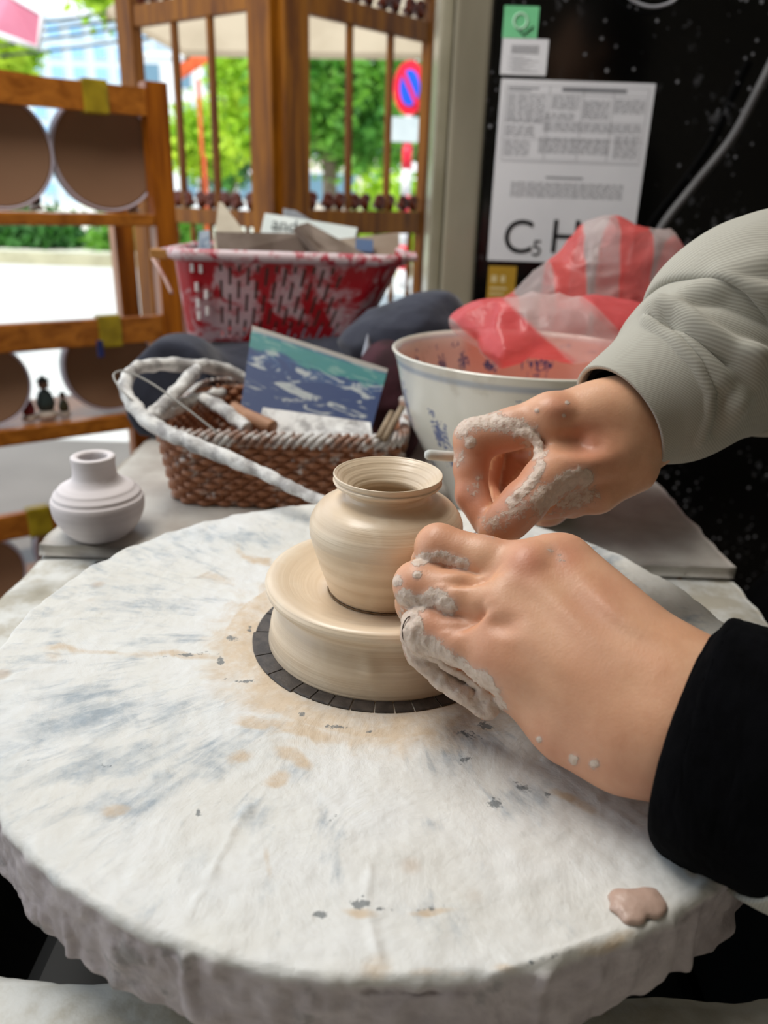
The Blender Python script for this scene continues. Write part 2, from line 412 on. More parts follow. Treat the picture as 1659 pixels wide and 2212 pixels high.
box('front_beam', (-.24, -.19, TB - .09), (.24, -.162, TB - .0225), MTAB, table, .003)

MPAN = simple('drip_pan_black', '0d0d0e', '17181a', .6, 10, .1)
for nm_, lo_, hi_ in (('pan_wall', (-.2345, -.157, .3), (-.2295, .195, TB - .004)), ('pan_wall', (.1945, -.157, .3), (.1995, .195, TB - .004)), ('pan_wall', (-.2295, .19, .3), (.1945, .195, TB - .004)), ('pan_wall', (-.2295, -.157, .3), (.1945, -.152, TB - .03))):
    box(nm_, lo_, hi_, MPAN, table)
# ================================================================== WHEEL
R = .2; TH = .033
wheel = empty('pottery_wheel', (0, 0, 0), 'big round pottery wheel head crusted with white slip', 'pottery wheel')
nr, na = 230, 900
rr = np.concatenate([[.0, .03], np.linspace(.055, .09, 46), np.linspace(.091, R - .0035, 170), R - .0035 + .0035 * np.sin(np.linspace(.2, 1, 6) * math.pi / 2)])
zz = np.zeros_like(rr); zz[-6:] = -.0035 * (1 - np.cos(np.linspace(.2, 1, 6) * math.pi / 2))
sr = np.full(26, R); sz = np.linspace(-.0045, -TH, 26)
rr = np.concatenate([rr, sr, [R - .004, R - .03, .03, 0]]); zz = np.concatenate([zz, sz, [-TH - .001, -TH, -TH, -TH]])
a = np.arange(na) * 2 * math.pi / na
P = np.zeros((len(rr), na, 3)); P[..., 0] = rr[:, None] * np.cos(a); P[..., 1] = rr[:, None] * np.sin(a); P[..., 2] = zz[:, None] + T
RAD = np.hypot(P[..., 0], P[..., 1]); top = (P[..., 2] > T - .004)
lump = fbm(P, 35, 11, 4); fine = fbm(P, 160, 12, 3)
qd = P * np.array([1, 1, .45])
drip = np.clip(noise(qd, 150, 21) - .28, 0, 1) * 1.6 + np.clip(noise(qd, 80, 22) - .38, 0, 1) * 1.4
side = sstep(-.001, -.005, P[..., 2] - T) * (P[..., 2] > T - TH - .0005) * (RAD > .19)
dr = side * (.0012 * lump + .0032 * drip + .0009 * fine)
ed = np.exp(-((RAD - R) / .006) ** 2) * (P[..., 2] > T - .006)
low = sstep(-.024, -TH, P[..., 2] - T) * (RAD > .15); dr = dr + low * .0015 * np.abs(noise(P, 90, 31)) + .0006 * ed * fbm(P, 110, 33)
s_ = (RAD + dr) / np.maximum(RAD, 1e-6); P[..., 0] *= s_; P[..., 1] *= s_
crust = sstep(.1, .2, RAD)
P[..., 2] += np.where(top & (RAD > .07), .00060 * lump * crust + .00030 * fine + .0011 * np.clip(noise(P, 60, 41) - .35, 0, 1) * crust, 0) + ed * .0012 * fbm(P, 70, 43)
P[..., 2] -= low * .003 * np.clip(noise(P, 70, 44), 0, 1)
# caked slip band around the clay base
P[..., 2] += np.where(top, .0009 * np.exp(-((RAD - .0775) / .005) ** 2), 0)
V = P.reshape(-1, 3); pxy = pj(V)[:, :2]; Fw = lathe_data(np.c_[rr, zz], na)[1]
def stain(bl):
    out = np.zeros(len(V)); wx_ = 16 * fbm(V, 55, 91, 3); wy_ = 11 * fbm(V, 55, 95, 3)
    for (x, y, rx, ry, an, am) in bl:
        c, s = math.cos(math.radians(an)), math.sin(math.radians(an)); dx, dy = pxy[:, 0] - x + wx_ * min(1, rx / 40), pxy[:, 1] - y + wy_ * min(1, rx / 40)
        u = (c * dx - s * dy) / rx; w = (s * dx + c * dy) / ry; out = np.maximum(out, am * np.exp(-(u * u + w * w)))
    return out * (V[:, 2] > T - .006)
def ridge(L, wpx, hgt):
    """raised trail of slip along a polyline given in photograph pixels"""
    d = np.full(len(V), 1e9)
    for (x1, y1), (x2, y2) in zip(L[:-1], L[1:]):
        ax, ay = x2 - x1, y2 - y1; t = np.clip(((pxy[:, 0] - x1) * ax + (pxy[:, 1] - y1) * ay) / (ax * ax + ay * ay), 0, 1)
        d = np.minimum(d, np.hypot(pxy[:, 0] - x1 - t * ax, pxy[:, 1] - y1 - t * ay))
    d = d + 7 * noise(V, 90, 3) + 4 * noise(V, 260, 4); return hgt * (.55 + .6 * noise(V, 120, 8)) * np.exp(-(np.maximum(d, 0) / wpx) ** 2) * (V[:, 2] > T - .004)
V[:, 2] += ridge([(545, 1720), (500, 1800), (460, 1880), (410, 1970)], 9, .0013) + ridge([(575, 1700), (540, 1760)], 7, .0006) + ridge([(800, 1870), (790, 1960), (820, 2080)], 9, .0008)
V[:, 2] += ridge([(1180, 1640), (1300, 1740), (1400, 1800)], 7, .0007) + ridge([(0, 1480), (140, 1430), (260, 1400)], 8, .0007) + ridge([(1060, 2110), (1200, 2060), (1330, 2010)], 12, .0016)
wh = mobj('wheel_head', V, Fw, None, wheel)
blue = stain([(190, 1560, 210, 55, 12, .95), (230, 1640, 200, 45, 14, .9), (150, 1500, 170, 40, 8, .7), (330, 1540, 160, 60, 10, .75), (300, 1720, 130, 40, 25, .9), (120, 1760, 90, 30, 20, .5), (330, 1385, 190, 26, 3, .6),
              (330, 1300, 160, 24, 2, .7), (270, 1270, 160, 20, 0, .6), (480, 1160, 180, 30, -5, .6), (620, 1130, 110, 22, -4, .5), (380, 1200, 130, 26, 0, .5), (110, 1390, 120, 40, 20, .45),
              (450, 1640, 110, 50, 10, .7), (550, 1760, 60, 70, 0, .6), (720, 1840, 30, 110, -6, .75), (700, 1760, 22, 60, -10, .7), (640, 1680, 60, 30, 10, .6), (430, 1850, 60, 50, 30, .55),
              (1130, 1720, 90, 60, -10, .8), (1030, 1590, 90, 50, 0, .8), (960, 1640, 90, 40, 0, .6), (1000, 2000, 50, 60, 0, .4), (930, 1790, 70, 40, 0, .45), (560, 1580, 70, 30, 0, .6), (1230, 1640, 60, 30, -35, .7),
              (1390, 1310, 110, 30, -30, .8), (1500, 1350, 90, 24, -20, .7), (1290, 1200, 70, 30, -30, .8), (880, 1960, 60, 60, 0, .4), (580, 1900, 60, 40, 60, .4)])
beige = stain([(200, 1410, 170, 12, -3, .8), (400, 1420, 130, 14, -5, .95), (640, 1580, 130, 24, -14, 1.), (540, 1560, 50, 22, -20, .95), (560, 1205, 90, 14, -25, .75), (470, 1255, 90, 20, 0, .5), (600, 1690, 30, 20, 0, .9), (520, 1640, 60, 18, 0, .6),
               (640, 1650, 60, 22, -30, .8), (250, 1750, 40, 14, 20, .8), (110, 1420, 40, 24, 0, .5), (580, 1860, 14, 60, 5, .55), (300, 1900, 40, 20, 10, .5), (830, 2090, 60, 50, 0, .7), (1250, 1735, 80, 16, -30, .7), (1150, 1650, 60, 40, 0, .5),
               (1300, 2040, 80, 30, 20, .9), (1080, 2090, 40, 20, 0, .8), (940, 1965, 60, 10, 5, .9), (780, 1975, 60, 16, -5, .8), (1500, 1890, 30, 14, -45, .7), (950, 2110, 90, 20, 0, .6)])
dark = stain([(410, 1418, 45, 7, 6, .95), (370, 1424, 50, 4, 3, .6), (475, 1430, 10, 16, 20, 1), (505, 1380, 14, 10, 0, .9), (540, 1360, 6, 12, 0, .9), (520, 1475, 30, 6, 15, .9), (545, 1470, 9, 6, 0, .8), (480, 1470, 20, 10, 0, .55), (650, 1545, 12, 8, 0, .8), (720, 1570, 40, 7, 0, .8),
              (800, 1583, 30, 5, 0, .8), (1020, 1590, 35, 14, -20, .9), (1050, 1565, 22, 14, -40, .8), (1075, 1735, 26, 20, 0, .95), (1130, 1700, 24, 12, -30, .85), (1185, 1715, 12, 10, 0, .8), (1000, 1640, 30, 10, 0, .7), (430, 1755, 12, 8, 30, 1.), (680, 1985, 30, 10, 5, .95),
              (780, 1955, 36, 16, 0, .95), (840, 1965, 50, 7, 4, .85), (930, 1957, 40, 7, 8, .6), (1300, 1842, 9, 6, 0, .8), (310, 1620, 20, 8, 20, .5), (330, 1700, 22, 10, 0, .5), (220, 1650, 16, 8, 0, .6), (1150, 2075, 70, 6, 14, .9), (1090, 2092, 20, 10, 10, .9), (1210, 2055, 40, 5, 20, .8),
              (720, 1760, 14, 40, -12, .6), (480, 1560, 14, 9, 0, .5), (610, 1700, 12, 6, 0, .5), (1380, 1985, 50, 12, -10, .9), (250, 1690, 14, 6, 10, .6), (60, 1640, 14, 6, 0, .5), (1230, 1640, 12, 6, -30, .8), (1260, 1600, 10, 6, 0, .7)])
ringd = sstep(.066, .0695, np.hypot(V[:, 0], V[:, 1])) * sstep(.091, .08, np.hypot(V[:, 0], V[:, 1]))
rr0 = np.hypot(V[:, 0], V[:, 1]); beige = np.maximum(beige, ringd * 1.3); beige = np.maximum(beige, .62 * sstep(.12, .085, rr0)); blue = np.maximum(blue, .35 * sstep(0, -.15, V[:, 0]) * sstep(.1, .13, rr0))
attr(wh, 'blue', blue); attr(wh, 'beige', beige); attr(wh, 'dark', dark); attr(wh, 'side', side.reshape(-1))
m = NT('slip_crusted_metal')
co = m.co(); sx = m.n('ShaderNodeSeparateXYZ'); m.link(co, sx.inputs[0])
ang = m.mth('ARCTAN2', sx.outputs[1], sx.outputs[0]); L = m.n('ShaderNodeVectorMath', _operation='LENGTH')
cxy = m.n('ShaderNodeCombineXYZ'); m.link(sx.outputs[0], cxy.inputs[0]); m.link(sx.outputs[1], cxy.inputs[1]); m.link(cxy.outputs[0], L.inputs[0]); rad = L.outputs['Value']
cs = m.n('ShaderNodeCombineXYZ'); m.link(m.mth('MULTIPLY', m.mth('COSINE', ang), 22), cs.inputs[0]); m.link(m.mth('MULTIPLY', m.mth('SINE', ang), 22), cs.inputs[1]); m.link(m.mth('MULTIPLY', rad, 42), cs.inputs[2])
st = m.noise(1.0, 5, .62, cs.outputs[0], .5); n2 = m.noise(38, 6, .65, None, .8); n3 = m.noise(140, 4, .6); n4 = m.noise(14, 4, .5)
fb = m.sm(.74, 1.04, m.mth('ADD', m.mth('ADD', m.mth('MULTIPLY', st, .75), m.mth('MULTIPLY', n2, .5)), m.mth('MULTIPLY', m.at('blue'), .42)))
c = m.mix(m.sm(.3, .7, n4), 'e0e0de', 'd8d5cd'); c = m.mix(m.mth('MULTIPLY', m.sm(.55, .7, n3), .2), c, 'e9e8e3')
wash = m.sm(.45, .7, m.mth('ADD', m.mth('MULTIPLY', m.noise(9, 5, .65, None, .6), .85), m.mth('MULTIPLY', m.at('blue'), .12)))
c = m.mix(m.mth('MULTIPLY', wash, .4), c, 'bcc4c8'); c = m.mix(m.mth('MULTIPLY', m.sm(.5, .66, m.noise(24, 5, .7, None, 1.)), .45), c, 'dedcd4')
c = m.mix(m.mth('MULTIPLY', fb, m.mth('ADD', .3, m.mth('MULTIPLY', m.sm(.3, .68, m.noise(75, 5, .7)), .62))), c, '8e9aa4')
fg = m.sm(.6, .88, m.mth('ADD', m.mth('MULTIPLY', n2, .75), m.mth('MULTIPLY', m.at('beige'), .62)))
c = m.mix(m.mth('MULTIPLY', fg, m.mth('ADD', .35, m.mth('MULTIPLY', m.sm(.3, .6, m.noise(50, 5, .7)), .5))), c, 'c9b192')
c = m.mix(m.mth('MULTIPLY', m.sm(.17, .08, m.voro(26)), m.mth('MULTIPLY', m.sm(.55, .62, m.noise(11)), .5)), c, 'b49a80')
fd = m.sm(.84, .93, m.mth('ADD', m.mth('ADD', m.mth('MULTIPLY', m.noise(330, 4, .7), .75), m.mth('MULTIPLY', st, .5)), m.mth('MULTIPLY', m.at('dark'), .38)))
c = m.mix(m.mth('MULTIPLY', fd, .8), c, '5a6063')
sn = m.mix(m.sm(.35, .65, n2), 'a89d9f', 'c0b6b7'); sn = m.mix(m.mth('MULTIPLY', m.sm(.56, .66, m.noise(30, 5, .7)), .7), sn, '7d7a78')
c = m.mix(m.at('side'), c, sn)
m.set(col=c, rough=m.mth('ADD', .38, m.mth('MULTIPLY', n2, .3)), spec=.45)
m.bump(n2, .45, .0016); m.bump(n3, .35, .0007); m.bump(m.noise(18, 6, .7, None, 1.5), .35, .003); m.bump(st, .2, .001)
wh.data.materials.append(m.m)
# dark exposed metal ring split by scratches into segments
MRING = simple('exposed_dark_metal', '332c28', '4a423c', .45, 200, .2)
degs = [-178, -158, -143, -128, -119, -110.5, -102, -92.5, -84.5, -76.5, -65.5, -57, -47, -36, -24, -8, 12, 40, 75, 110, 140, 165, 182]
for d0, d1 in zip(degs[:-1], degs[1:]):
    n_ = max(3, int((d1 - d0) / 3)); aa = np.radians(np.linspace(d0 + .35, d1 - .35, n_)); vs = []
    ro = .0688 + (.0012 if -130 > d0 else 0)
    for t in aa:
        for r_, z_ in ((.0585, .0004), (.0585, .0012), (ro - .0004, .0012), (ro, .0008), (ro, .0004)): vs.append((r_ * math.cos(t), r_ * math.sin(t), z_ + T))
    fs = [(i * 5 + k, i * 5 + (k + 1) % 5, (i + 1) * 5 + (k + 1) % 5, (i + 1) * 5 + k) for i in range(n_ - 1) for k in range(5)] + [(4, 3, 2, 1, 0), tuple((n_ - 1) * 5 + k for k in range(5))]
    mobj('ring_segment', vs, fs, MRING, wheel, smooth=False)
MDK = simple('dark_machine_paint', '101113', '1a1c1e', .55, 8, .1)
lathe('shaft', [(0, T - TH - .002), (.02, T - TH - .002), (.02, .4205), (.0, .4205)], MDK, wheel, 32)
mac = empty('wheel_drive', (0, 0, 0), 'dark grey motor housing under the wheel head', 'machine')
box('housing', (-.2, -.12, .05), (.19, .17, .42), MDK, mac, .01)
box('rail', (.02, -.13, .455), (.195, -.11, .47), simple('dull_steel', '6b6a66', '55544f', .4, 20, .1, metal=.6), mac, .002)
box('foot', (-.18, -.1, 0), (-.12, .15, .05), MDK, mac, .004); box('foot', (.12, -.1, 0), (.18, .15, .05), MDK, mac, .004)
box('bracket', (.16, -.128, .421), (.19, -.112, .4545), MDK, mac, .002)
# lump of wet clay on the rim
f = Field(PX(1300, 2020, .235) - .03, PX(1400, 1950, .235) + .04, .0008)
for (x, y, r_) in ((1345, 1945, .0045), (1375, 1955, .0055), (1400, 1945, .0052), (1365, 1980, .0042), (1410, 1965, .004), (1335, 1965, .003)):
    c_ = onz(x, y, 0); f.ell(c_ + np.array([0, 0, .0005]), (r_ * 1.1, r_ * .9, r_ * .55), k=.002)
Vv, Ff = f.mesh(); Vv += (Vv - Vv.mean(0)) * .06 * fbm(Vv, 300, 4)[:, None]; Vv[:, 2] = np.maximum(Vv[:, 2], T - .001)
m = NT('wet_clay'); m.set(col=m.mix(m.noise(120), 'a98b7b', 'c4a797'), rough=.35); m.bump(m.noise(300), .4, .0008); MCLAYW = m.m
o = mobj('clay_lump', Vv, Ff, MCLAYW); tag(o, 'small pinkish wet clay lump stuck near the front right rim of the wheel', 'clay')

# ================================================================== THE POT BEING THROWN
m = NT('thrown_clay')
n = m.noise(1, 4, .6, m.map((8, 8, 900))); n2 = m.noise(60, 4); n5 = m.noise(1, 3, .5, m.map((6, 6, 160)))
c = m.mix(m.sm(.35, .65, n5), 'd6bfa2', 'e6d2b7'); c = m.mix(m.mth('MULTIPLY', m.sm(.5, .7, n2), .35), c, 'ecdfc9')
m.set(col=c, rough=m.mth('ADD', .27, m.mth('MULTIPLY', n2, .2)), spec=.5, coat=.25, coatr=.2); m.bump(n, .4, .0006); m.bump(n5, .3, .0006); MCL = m.m
def turn(z, r): return r
def grooves(V):
    r = np.hypot(V[..., 0], V[..., 1]); z = V[..., 2]; a = np.arctan2(V[..., 1], V[..., 0])
    dd = .00007 * np.sin(z * 2300 + a) + .00008 * np.sin(z * 4100 - a + r * 900) + .00012 * noise(V * np.array([.1, .1, 1]), 420, 9)
    s = (r + dd * (r > .004)) / np.maximum(r, 1e-6); V[..., 0] *= s; V[..., 1] *= s; return V
def prof(pts, n): return smooth_path(pts, n)
clay = empty('clay_mound', (0, 0, T), 'beige clay mound with a flared saucer lip under the new vase, on the wheel', 'clay')
basep = [(.0612, .0002), (.0612, .003), (.0598, .012), (.0572, .02), (.0552, .0255), (.0568, .0285), (.0605, .0305), (.0622, .033), (.0622, .0352), (.0608, .0372), (.058, .0376), (.052, .0358), (.044, .0325), (.036, .0302), (.0305, .0294), (.02, .029), (.0001, .029)]
V_, F_ = lathe_data(prof(basep, 110), 220, (0, 0, T), grooves)
A_ = np.arctan2(V_[:, 1], V_[:, 0])
for (px_, py_, r_, h_) in ((800, 1450, .004, .0016), (795, 1425, .003, .001), (870, 1440, .005, .0006)):
    q = onpl(px_, py_, (0, -.0595, T + .015), (0, -1, .1)); dd = np.linalg.norm(V_ - q, axis=1); hx = np.hypot(V_[:, 0], V_[:, 1]) + 1e-6
    k_ = h_ * np.exp(-(dd / r_) ** 2); V_[:, 0] *= 1 + k_ / hx; V_[:, 1] *= 1 + k_ / hx
mobj('mound', V_, F_, MCL, clay)
# torn cut line where the wire starts to part the vase from the mound
tube('cut_line', [(.0298 * math.cos(t), .0298 * math.sin(t), T + .0302 + .0002 * math.sin(t * 37)) for t in np.radians(np.linspace(-175, 5, 120))], .00035 , simple('cut_clay', '6d5438', '8a6d4c', .8, 300), clay, 6)
vase = empty('thrown_vase', (0, 0, T), 'freshly thrown wet beige clay vase with flared rim standing on the clay mound', 'vase')
vp = [(.0001, .0306), (.026, .0306), (.0292, .0312), (.0308, .035), (.0333, .042), (.036, .0505), (.0384, .0585), (.0393, .0645), (.0383, .0705), (.034, .0765), (.0278, .0797), (.0228, .0808), (.0208, .0822), (.0202, .0838), (.0215, .0856), (.0245, .0872), (.0268, .0888), (.0274, .0900), (.0266, .0908),
      (.0270, .0920), (.0273, .0932), (.0268, .0938), (.0256, .0930), (.0232, .0908), (.0205, .0880), (.0182, .0850), (.0168, .0820), (.019, .079), (.027, .075), (.0325, .07), (.034, .062), (.032, .05), (.027, .038), (.02, .034), (.0001, .034)]
pr = prof(vp, 240)
mobj('body', *lathe_data(pr, 220, (0, 0, T), grooves), MCL, vase)

# ================================================================== SMALL WHITE VASE on the board corner
pc = onz(208, 1160, -.044); sv = empty('small_vase', (pc[0], pc[1] + .012, BO), 'small unglazed white bottle vase with short neck on the table corner', 'vase')
m = NT('bisque'); n = m.noise(1, 3, .5, m.map((3, 3, 120))); m.set(col=m.mix(m.sm(.4, .7, n), 'e4dcdc', 'd2c9c9'), rough=.7); m.bump(n, .25, .0008)
MBQ = m.m
sp_ = [(.0001, 0), (.02, .0), (.024, .0015), (.0305, .009), (.0353, .0185), (.0368, .0275), (.0362, .0325), (.0352, .0338), (.0343, .0352), (.034, .037), (.0322, .0388), (.0308, .0402), (.0295, .042), (.0262, .044), (.0215, .0465), (.0178, .0505), (.0168, .056), (.0168, .062), (.0172, .0655), (.0168, .0675),
       (.0145, .0682), (.0118, .0672), (.011, .064), (.011, .055), (.018, .048), (.03, .035), (.03, .02), (.018, .006), (.0001, .005)]
lathe('body', prof(sp_, 150), MBQ, sv, 96, (pc[0], pc[1] + .012, BO - .0005))

# ================================================================== HANDS / PERSON
person = empty('person', (.55, .05, 0), 'person in a grey-green twill jacket with black cuffs working the clay with both hands', 'person')
def J(px, py, d, rmm): return (PX(px, py, d), rmm / 1000.)
# ---- near (left) hand
lo = PX(780, 1800, .26); allp = [PX(x, y, d) for x in (800, 1680) for y in (1090, 1780) for d in (.25, .4)]
lo = np.min(allp, 0); hi = np.max(allp, 0); hi[0] = .2
HND = .00105
N = Field(lo, hi, HND)
# palm and wrist
mc = [(J(1222, 1212, .330, 10.5), J(1455, 1465, .296, 16)), (J(1140, 1232, .3235, 10.5), J(1445, 1510, .290, 15)), (J(1078, 1318, .3165, 10.5), J(1430, 1560, .287, 15)), (J(1080, 1425, .3135, 11), J(1420, 1600, .287, 16))]
for (A, B) in mc: N.chain([A, B], .016)
for A, B in zip(mc[:-1], mc[1:]):
    pa = (A[0][0] + B[0][0]) / 2; N.cone(pa + (A[1][0] - pa) * .05, (A[1][0] + B[1][0]) / 2, .0105, .0155, .014)
# mass of the palm behind the metacarpals, thenar and heel
N.chain([J(1180, 1330, .338, 16), J(1330, 1450, .318, 19), J(1480, 1545, .302, 22)], .012)
N.chain([J(1130, 1490, .322, 12), J(1240, 1550, .308, 17), J(1350, 1590, .298, 19.5), J(1470, 1600, .292, 20)], .010)
N.chain([J(1465, 1525, .296, 24), J(1620, 1610, .282, 26), J(1760, 1680, .275, 28)], .012)
N.chain([J(1470, 1585, .292, 19.5), J(1620, 1650, .280, 22)], .012)
N.chain([J(1450, 1460, .300, 15.5), J(1580, 1530, .290, 20)], .012)
fg_ = N.like()
def finger(Fl, js, k=.003, kf=.0012):
    g = Fl.like(); g.chain(js, k); Fl.union(g, kf)
finger(fg_, [J(1205, 1222, .334, 10.5), J(1075, 1235, .362, 9.5), J(1010, 1290, .372, 8.2), J(1020, 1340, .366, 7.5)])
finger(fg_, [J(1150, 1228, .3235, 10.3), J(1045, 1207, .330, 9.6), J(947, 1181, .337, 9.9), J(930, 1218, .352, 8.6), J(975, 1268, .362, 8)])
finger(fg_, [J(1085, 1310, .3165, 10.6), J(985, 1286, .324, 9.7), J(902, 1264, .332, 10.2), J(898, 1305, .348, 8.8), J(950, 1370, .356, 8)])
finger(fg_, [J(1090, 1415, .313, 11), J(1000, 1385, .3185, 9.8), J(920, 1358, .3255, 9.6), J(915, 1400, .336, 8.2), J(985, 1462, .338, 8), J(1050, 1512, .333, 7.6)])
N.union(fg_, .0045)
# thumb, folded across below
th = N.like(); th.chain([J(1380, 1440, .330, 15), J(1240, 1370, .358, 12.5), J(1130, 1370, .370, 10.5), J(1060, 1385, .372, 9)], .005); N.union(th, .005)
# knuckles, tendons and the hollows between them
N.ell(PX(1226, 1200, .3245), (.007, .007, .0055), k=.006); N.ell(PX(1143, 1213, .317), (.007, .007, .005), k=.006)
N.chain([J(1240, 1240, .3215, 2.2), J(1340, 1335, .302, 2.4), J(1430, 1420, .2865, 2.6)], .006)
N.chain([J(1150, 1245, .313, 2), J(1280, 1350, .2985, 2.2), J(1420, 1460, .2795, 2.4)], .006)
N.ell(PX(1065, 1350, .2985), (.007, .003, .0025), k=.006, mode='s')
N.ell(PX(1010, 1240, .315), (.010, .0015, .006), k=.004, mode='s'); N.ell(PX(1000, 1332, .309), (.010, .0015, .006), k=.004, mode='s')
# crusts of slip between the fingers and along the little finger
def crust_line(Fd, pts, r, k=.0012, seed=0, n=26):
    rg = np.random.default_rng(seed); q = smooth_path(pts, n)
    for x, y, d in q: Fd.ell(PX(x + rg.normal() * 3, y + rg.normal() * 3, d), r * rg.uniform(.7, 1.3, 3), k=k)
crust_line(N, [(900, 1203, .3435), (935, 1190, .3395), (975, 1203, .3385), (1000, 1214, .337)], .0026, seed=1)
crust_line(N, [(872, 1290, .3365), (905, 1300, .3305), (940, 1290, .328), (968, 1306, .327)], .0028, seed=2)
crust_line(N, [(885, 1345, .327), (895, 1400, .330), (935, 1455, .331), (1000, 1500, .327), (1055, 1535, .326)], .0036, seed=3, n=40)
crust_line(N, [(920, 1395, .3235), (980, 1445, .3265), (1040, 1480, .325), (1066, 1530, .324)], .0024, seed=4, n=36)
N.ell(PX(1125, 1400, .3165), (.018, .018, .010), k=.012)
near = N.mesh()
# ---- far (right) hand
allp = [PX(x, y, d) for x in (960, 1560) for y in (760, 1180) for d in (.38, .5)]
Q = Field(np.min(allp, 0), np.max(allp, 0) + [0, .02, 0], .0011)
Q.chain([J(1190, 903, .418, 13), J(1290, 900, .424, 17), J(1385, 900, .432, 20)], .01)
Q.chain([J(1205, 912, .442, 12), J(1300, 920, .445, 17), J(1380, 905, .446, 19)], .01)
Q.chain([J(1230, 960, .448, 14), J(1315, 955, .446, 19), J(1370, 925, .444, 20)], .01)
Q.chain([J(1375, 920, .432, 25.5), J(1480, 832, .438, 21), J(1600, 780, .445, 22)], .012)
Q.chain([J(1240, 1000, .430, 16), J(1325, 958, .425, 20), J(1375, 922, .430, 21)], .01)
Q.cone(*[p for p in (PX(1195, 925, .415), PX(1340, 880, .418))], .011, .015, .01)
Q.chain([J(1120, 950, .50, 20), J(1090, 1030, .505, 20), J(1180, 1080, .485, 17)], .008)  # unseen mass added to keep light out of the finger gap
g = Q.like()
finger(g, [J(1195, 905, .447, 12), J(1065, 935, .474, 10), J(1040, 1060, .472, 9.5), J(1075, 1115, .458, 8.5)])
finger(g, [J(1215, 960, .458, 12), J(1110, 975, .490, 10), J(1095, 1075, .485, 9.2), J(1150, 1100, .462, 8.5)])
finger(g, [J(1300, 1010, .446, 13), J(1200, 1040, .452, 11), J(1180, 1078, .436, 9.5), J(1235, 1085, .424, 9)])
finger(g, [J(1190, 904, .416, 13.6), J(1105, 927, .418, 11.3), J(1026, 950, .421, 11.6), J(1017, 1010, .421, 9.2), J(1020, 1070, .419, 8.9), J(1050, 1128, .411, 7.6)])
Q.union(g, .005)
g = Q.like(); g.chain([J(1310, 985, .416, 16), J(1225, 1005, .406, 13.5), J(1178, 1036, .401, 11.2), J(1130, 1088, .398, 11), J(1098, 1122, .3985, 10.4), J(1068, 1150, .401, 8.6)], .005); Q.union(g, .005)
# heel and folded little finger beneath the thumb
g = Q.like(); g.chain([J(1345, 1000, .425, 20), J(1285, 1055, .420, 13), J(1195, 1070, .417, 11.5), J(1160, 1085, .418, 9.5)], .006); Q.union(g, .0025)
Q.ell(PX(1200, 1000, .402), (.012, .004, .004), k=.003); Q.ell(PX(1195, 885, .408), (.009, .007, .005), k=.006)
Q.ell(PX(1250, 960, .3985), (.012, .007, .004), k=.008, mode='s')
crust_line(Q, [(1170, 1078, .402), (1205, 1052, .4015), (1240, 1032, .401), (1262, 1030, .402)], .0032, seed=7, n=28)
crust_line(Q, [(1120, 1075, .3885), (1150, 1040, .392), (1168, 1005, .397)], .0016, seed=8, n=20)
crust_line(Q, [(1110, 935, .4085), (1140, 938, .406), (1160, 955, .406), (1162, 990, .402)], .002, seed=9, n=22)
far = Q.mesh()
# ---- unseen arms and head, so that the person is whole from the side
sh_n = np.array([.53, -.13, T + .36]); sh_f = np.array([.53, .25, T + .36])
el_n = np.array([.40, -.22, T + .04]); el_f = np.array([.36, .19, T + .13])
Bd = Field((.12, -.35, T - .1), (.75, .45, T + .78), .006)
Bd.chain([(PX(1600, 1610, .284), .022), (PX(1760, 1668, .277), .024), (PX(1900, 1720, .277), .025), (PX(2150, 1800, .286), .026), (el_n, .027), (sh_n, .034)], .015); Bd.chain([(PX(1560, 800, .44), .018), (el_f, .027), (sh_f, .034)], .015)
Bd.chain([(np.array([.58, .06, T + .1]), .09), (np.array([.57, .06, T + .27]), .09)], .03); Bd.cone(sh_n + [.02, .02, -.01], sh_f + [.02, -.02, -.01], .034, .034, .02)
Bd.chain([(np.array([.55, .06, T + .36]), .055), (np.array([.52, .06, T + .47]), .055)], .03)
hc = np.array([.49, .06, T + .59]); Bd.ell(hc + [.02, 0, .02], (.098, .078, .105), k=.02); Bd.ell(hc + [-.03, 0, -.05], (.065, .055, .075), k=.03)
Bd.cone(hc + [-.085, 0, .015], hc + [-.108, 0, -.025], .008, .014, .012); Bd.ell(hc + [-.088, 0, -.062], (.012, .026, .007), k=.006)
for s in (-1, 1):
    Bd.ell(hc + [.015, .078 * s, -.005], (.018, .008, .03), k=.006); Bd.ell(hc + [-.09, .03 * s, .015], (.012, .016, .010), k=.008, mode='s'); Bd.ell(hc + [-.075, .03 * s, .015], (.012, .012, .012), k=.003)
bodyg = Bd.mesh()
near = (relax(*near, 1, .5), near[1]); far = (relax(*far, 1, .5), far[1]); bodyg = (relax(*bodyg, 1, .5), bodyg[1])
def relief(V, feats):
    """tendons, knuckle creases and hollows raised or sunk in the skin facing the viewer side of the hand"""
    q = pj(V); b = (q[:, 0] // 7).astype(int) * 4096 + (q[:, 1] // 7).astype(int); o = np.argsort(b, kind='stable'); ub, st = np.unique(b[o], return_index=True)
    mn = np.minimum.reduceat(q[o, 2], st)[np.searchsorted(ub, b)]; w0 = sstep(.012, .006, q[:, 2] - mn); h = np.zeros(len(V))
    for L, w, am in feats:
        S = smooth_path(L, 24); u = np.linspace(0, 1, 24); tp = np.sin(math.pi * (.12 + .76 * u)) ** 1.5; g = np.zeros(len(V))
        for (x1, y1), k in zip(S, tp): g = np.maximum(g, k * np.exp(-((q[:, 0] - x1) ** 2 + (q[:, 1] - y1) ** 2) / w ** 2))
        h += am * .00085 * g
    dr_ = CP - V; dr_ /= np.linalg.norm(dr_, axis=1)[:, None]; return V + dr_ * (h * w0)[:, None]
